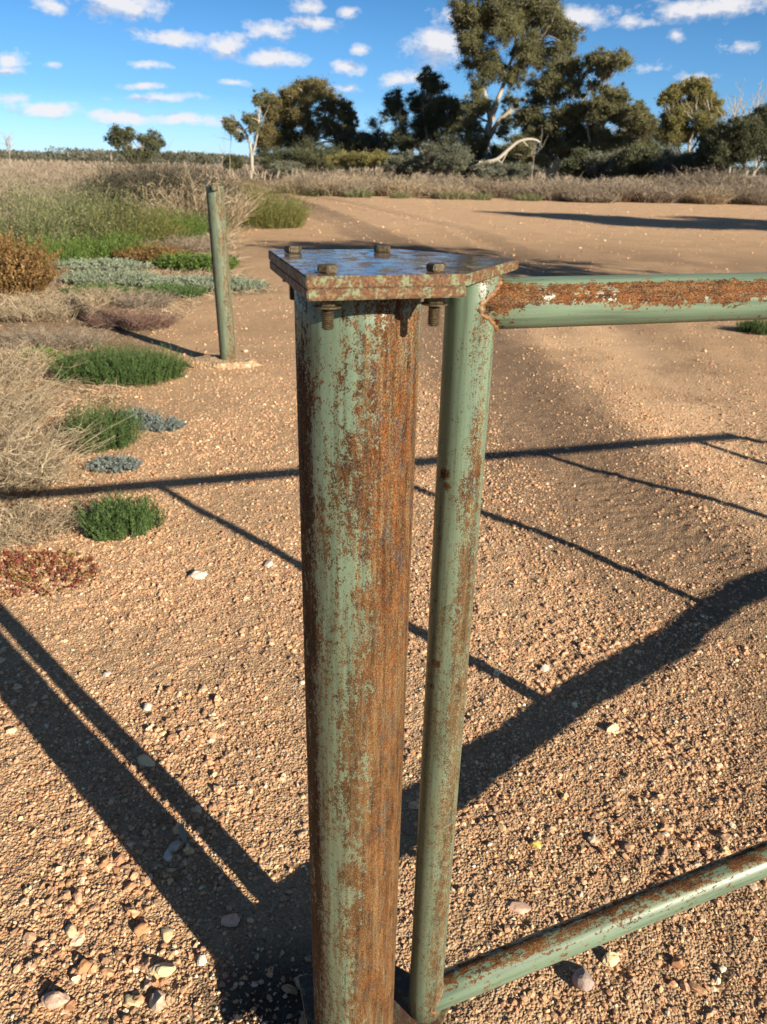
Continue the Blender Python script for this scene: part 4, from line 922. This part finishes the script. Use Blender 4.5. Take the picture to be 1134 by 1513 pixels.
tree("yellow_gum_tree", 'yellowish olive gum tree between the right gum and the dark dense tree', 78,
     [([(1015,285),(1012,250),(1016,215),(1022,180)], .2, .1), ([(1014,240),(1030,205),(1048,175)], .14, .06), ([(1014,245),(1000,210),(994,180)], .12, .06)],
     [(1000,135,12,12),(985,145,10,10),(1015,130,14,12),(1035,128,14,12),(1050,145,14,12),(1060,160,12,12),(1020,155,20,14),(1000,165,16,14),(990,185,16,14),(1040,175,18,14),(1015,195,20,14),(1045,200,14,14),(985,205,14,12),(972,150,5,6)],
     60000, .17, LEAF['yel'], MV['bark'], 8)
tree("dense_dark_tree", 'dense dark rounded tree at the right edge', 62,
     [([(1100,300),(1102,262),(1095,230)], .2, .12), ([(1104,270),(1125,235)], .15, .08)],
     [(1065,200,20,16),(1085,188,22,14),(1110,185,22,14),(1135,180,22,14),(1060,218,16,16),(1085,215,24,18),(1115,212,26,20),(1145,205,24,24),(1165,195,26,22),(1075,235,18,12),(1150,235,24,18),(1055,205,14,14),(1130,165,18,10)],
     80000, .15, LEAF['dark'], MV['bark2'], 9)
for i, (px, Y) in enumerate(((1010, 60), (1040, 58), (1070, 57), (1100, 56), (1130, 55), (985, 62), (1160, 55), (1055, 60), (1085, 60), (1118, 59))):
    p = atY(px, 280, Y); far_bush(p[0], Y, 1.5+.3*rng.random(), 'tall brown dry brush under the dark dense tree', 'dry brush at the right edge', "dry_brush", 'bush', int(rng.choice([0, 2, 3])))
def fallen_branch():
    pl = [(708,241),(718,240),(735,236),(750,222),(765,209),(780,205),(792,206),(798,210)]; Y = 84
    P = np.array([atY(x, y, Y) for x, y in pl]); tt = np.linspace(0, len(P)-1, 22); i = np.floor(tt).astype(int).clip(0, len(P)-2); f = (tt-i)[:, None]; Q = P[i]*(1-f)+P[i+1]*f
    Q[1:-1] = (Q[:-2]+Q[1:-1]*2+Q[2:])/4
    paths = [Q]; rr = [np.linspace(.22, .09, 22)]
    for (s, e, r) in (((736,236),(752,248),.09), ((752,220),(742,240),.08), ((772,207),(781,216),.07), ((720,240),(700,250),.1)):
        a, b = atY(*s, Y), atY(*e, Y); t = np.linspace(0, 1, 22)[:, None]; paths.append(a+(b-a)*t); rr.append(np.linspace(r, r*.5, 22))
    V, F = sweep(np.array(paths), np.array(rr), 8); c = np.array([Q[0][0], Y, 0]); me = npmesh("fallen_branch", V-c, F, True, {'rnd': np.full(len(V), .9)})
    plant_obj("fallen_branch", me, MV['bark'], c, 'bleached white arching fallen branch at the foot of the tallest gum', 'branch')
fallen_branch()
# distant scrub line on the plain
def treeline():
    n = 70000; a = rng.uniform(-.62, .62, n); d = rng.uniform(330, 420, n); x = a*d; H = 2.0+4.2*fbm(x*.06, d*0+3, 91)+1.6*fbm(x*.35, d*0+8, 92)
    z = H*rng.random(n)**.8; C = np.stack([x, d, z], -1); V, F, r = leaves(C, .95, 0, .8, rng.random(n)*.9)
    tag(plant_obj("treeline", mk("treeline", (V, F, r)), LEAF['distant'], (0, 0, 0), 'far grey green scrub line along the horizon', 'treeline'), kind='stuff')
treeline()
# trees standing outside the frame on the right, seen here by the shadows they throw over the clearing
def side_tree(x, y, h, r, n, seed, lab):
    cl = [(x+math.cos(a)*r*.6, h*(.66+.16*math.sin(a*2.3+seed)), r*.42, r*.40) for a in np.linspace(0, 6.28, 7)]+[(x, h*.9, r*.5, r*.25)]
    tree("roadside_tree", lab, y, [([(x, 0), (x+.2, h*.35), (x-.1, h*.7)], .16, .08)], cl, n, .15, LEAF['gum'], MV['bark2'], seed, px_in=False, depth=.6)
side_tree(9.2, 7.2, 6.9, 2.3, 9000, 71, 'small gum tree right of the gate throwing a streaky shadow across the track')
side_tree(16.6, 22.8, 6.2, 2.7, 60000, 72, 'nearer of the two gum trees shading the sandy clearing from the right')
side_tree(24.0, 22.0, 6.6, 3.0, 60000, 73, 'further of the two gum trees shading the sandy clearing from the right')
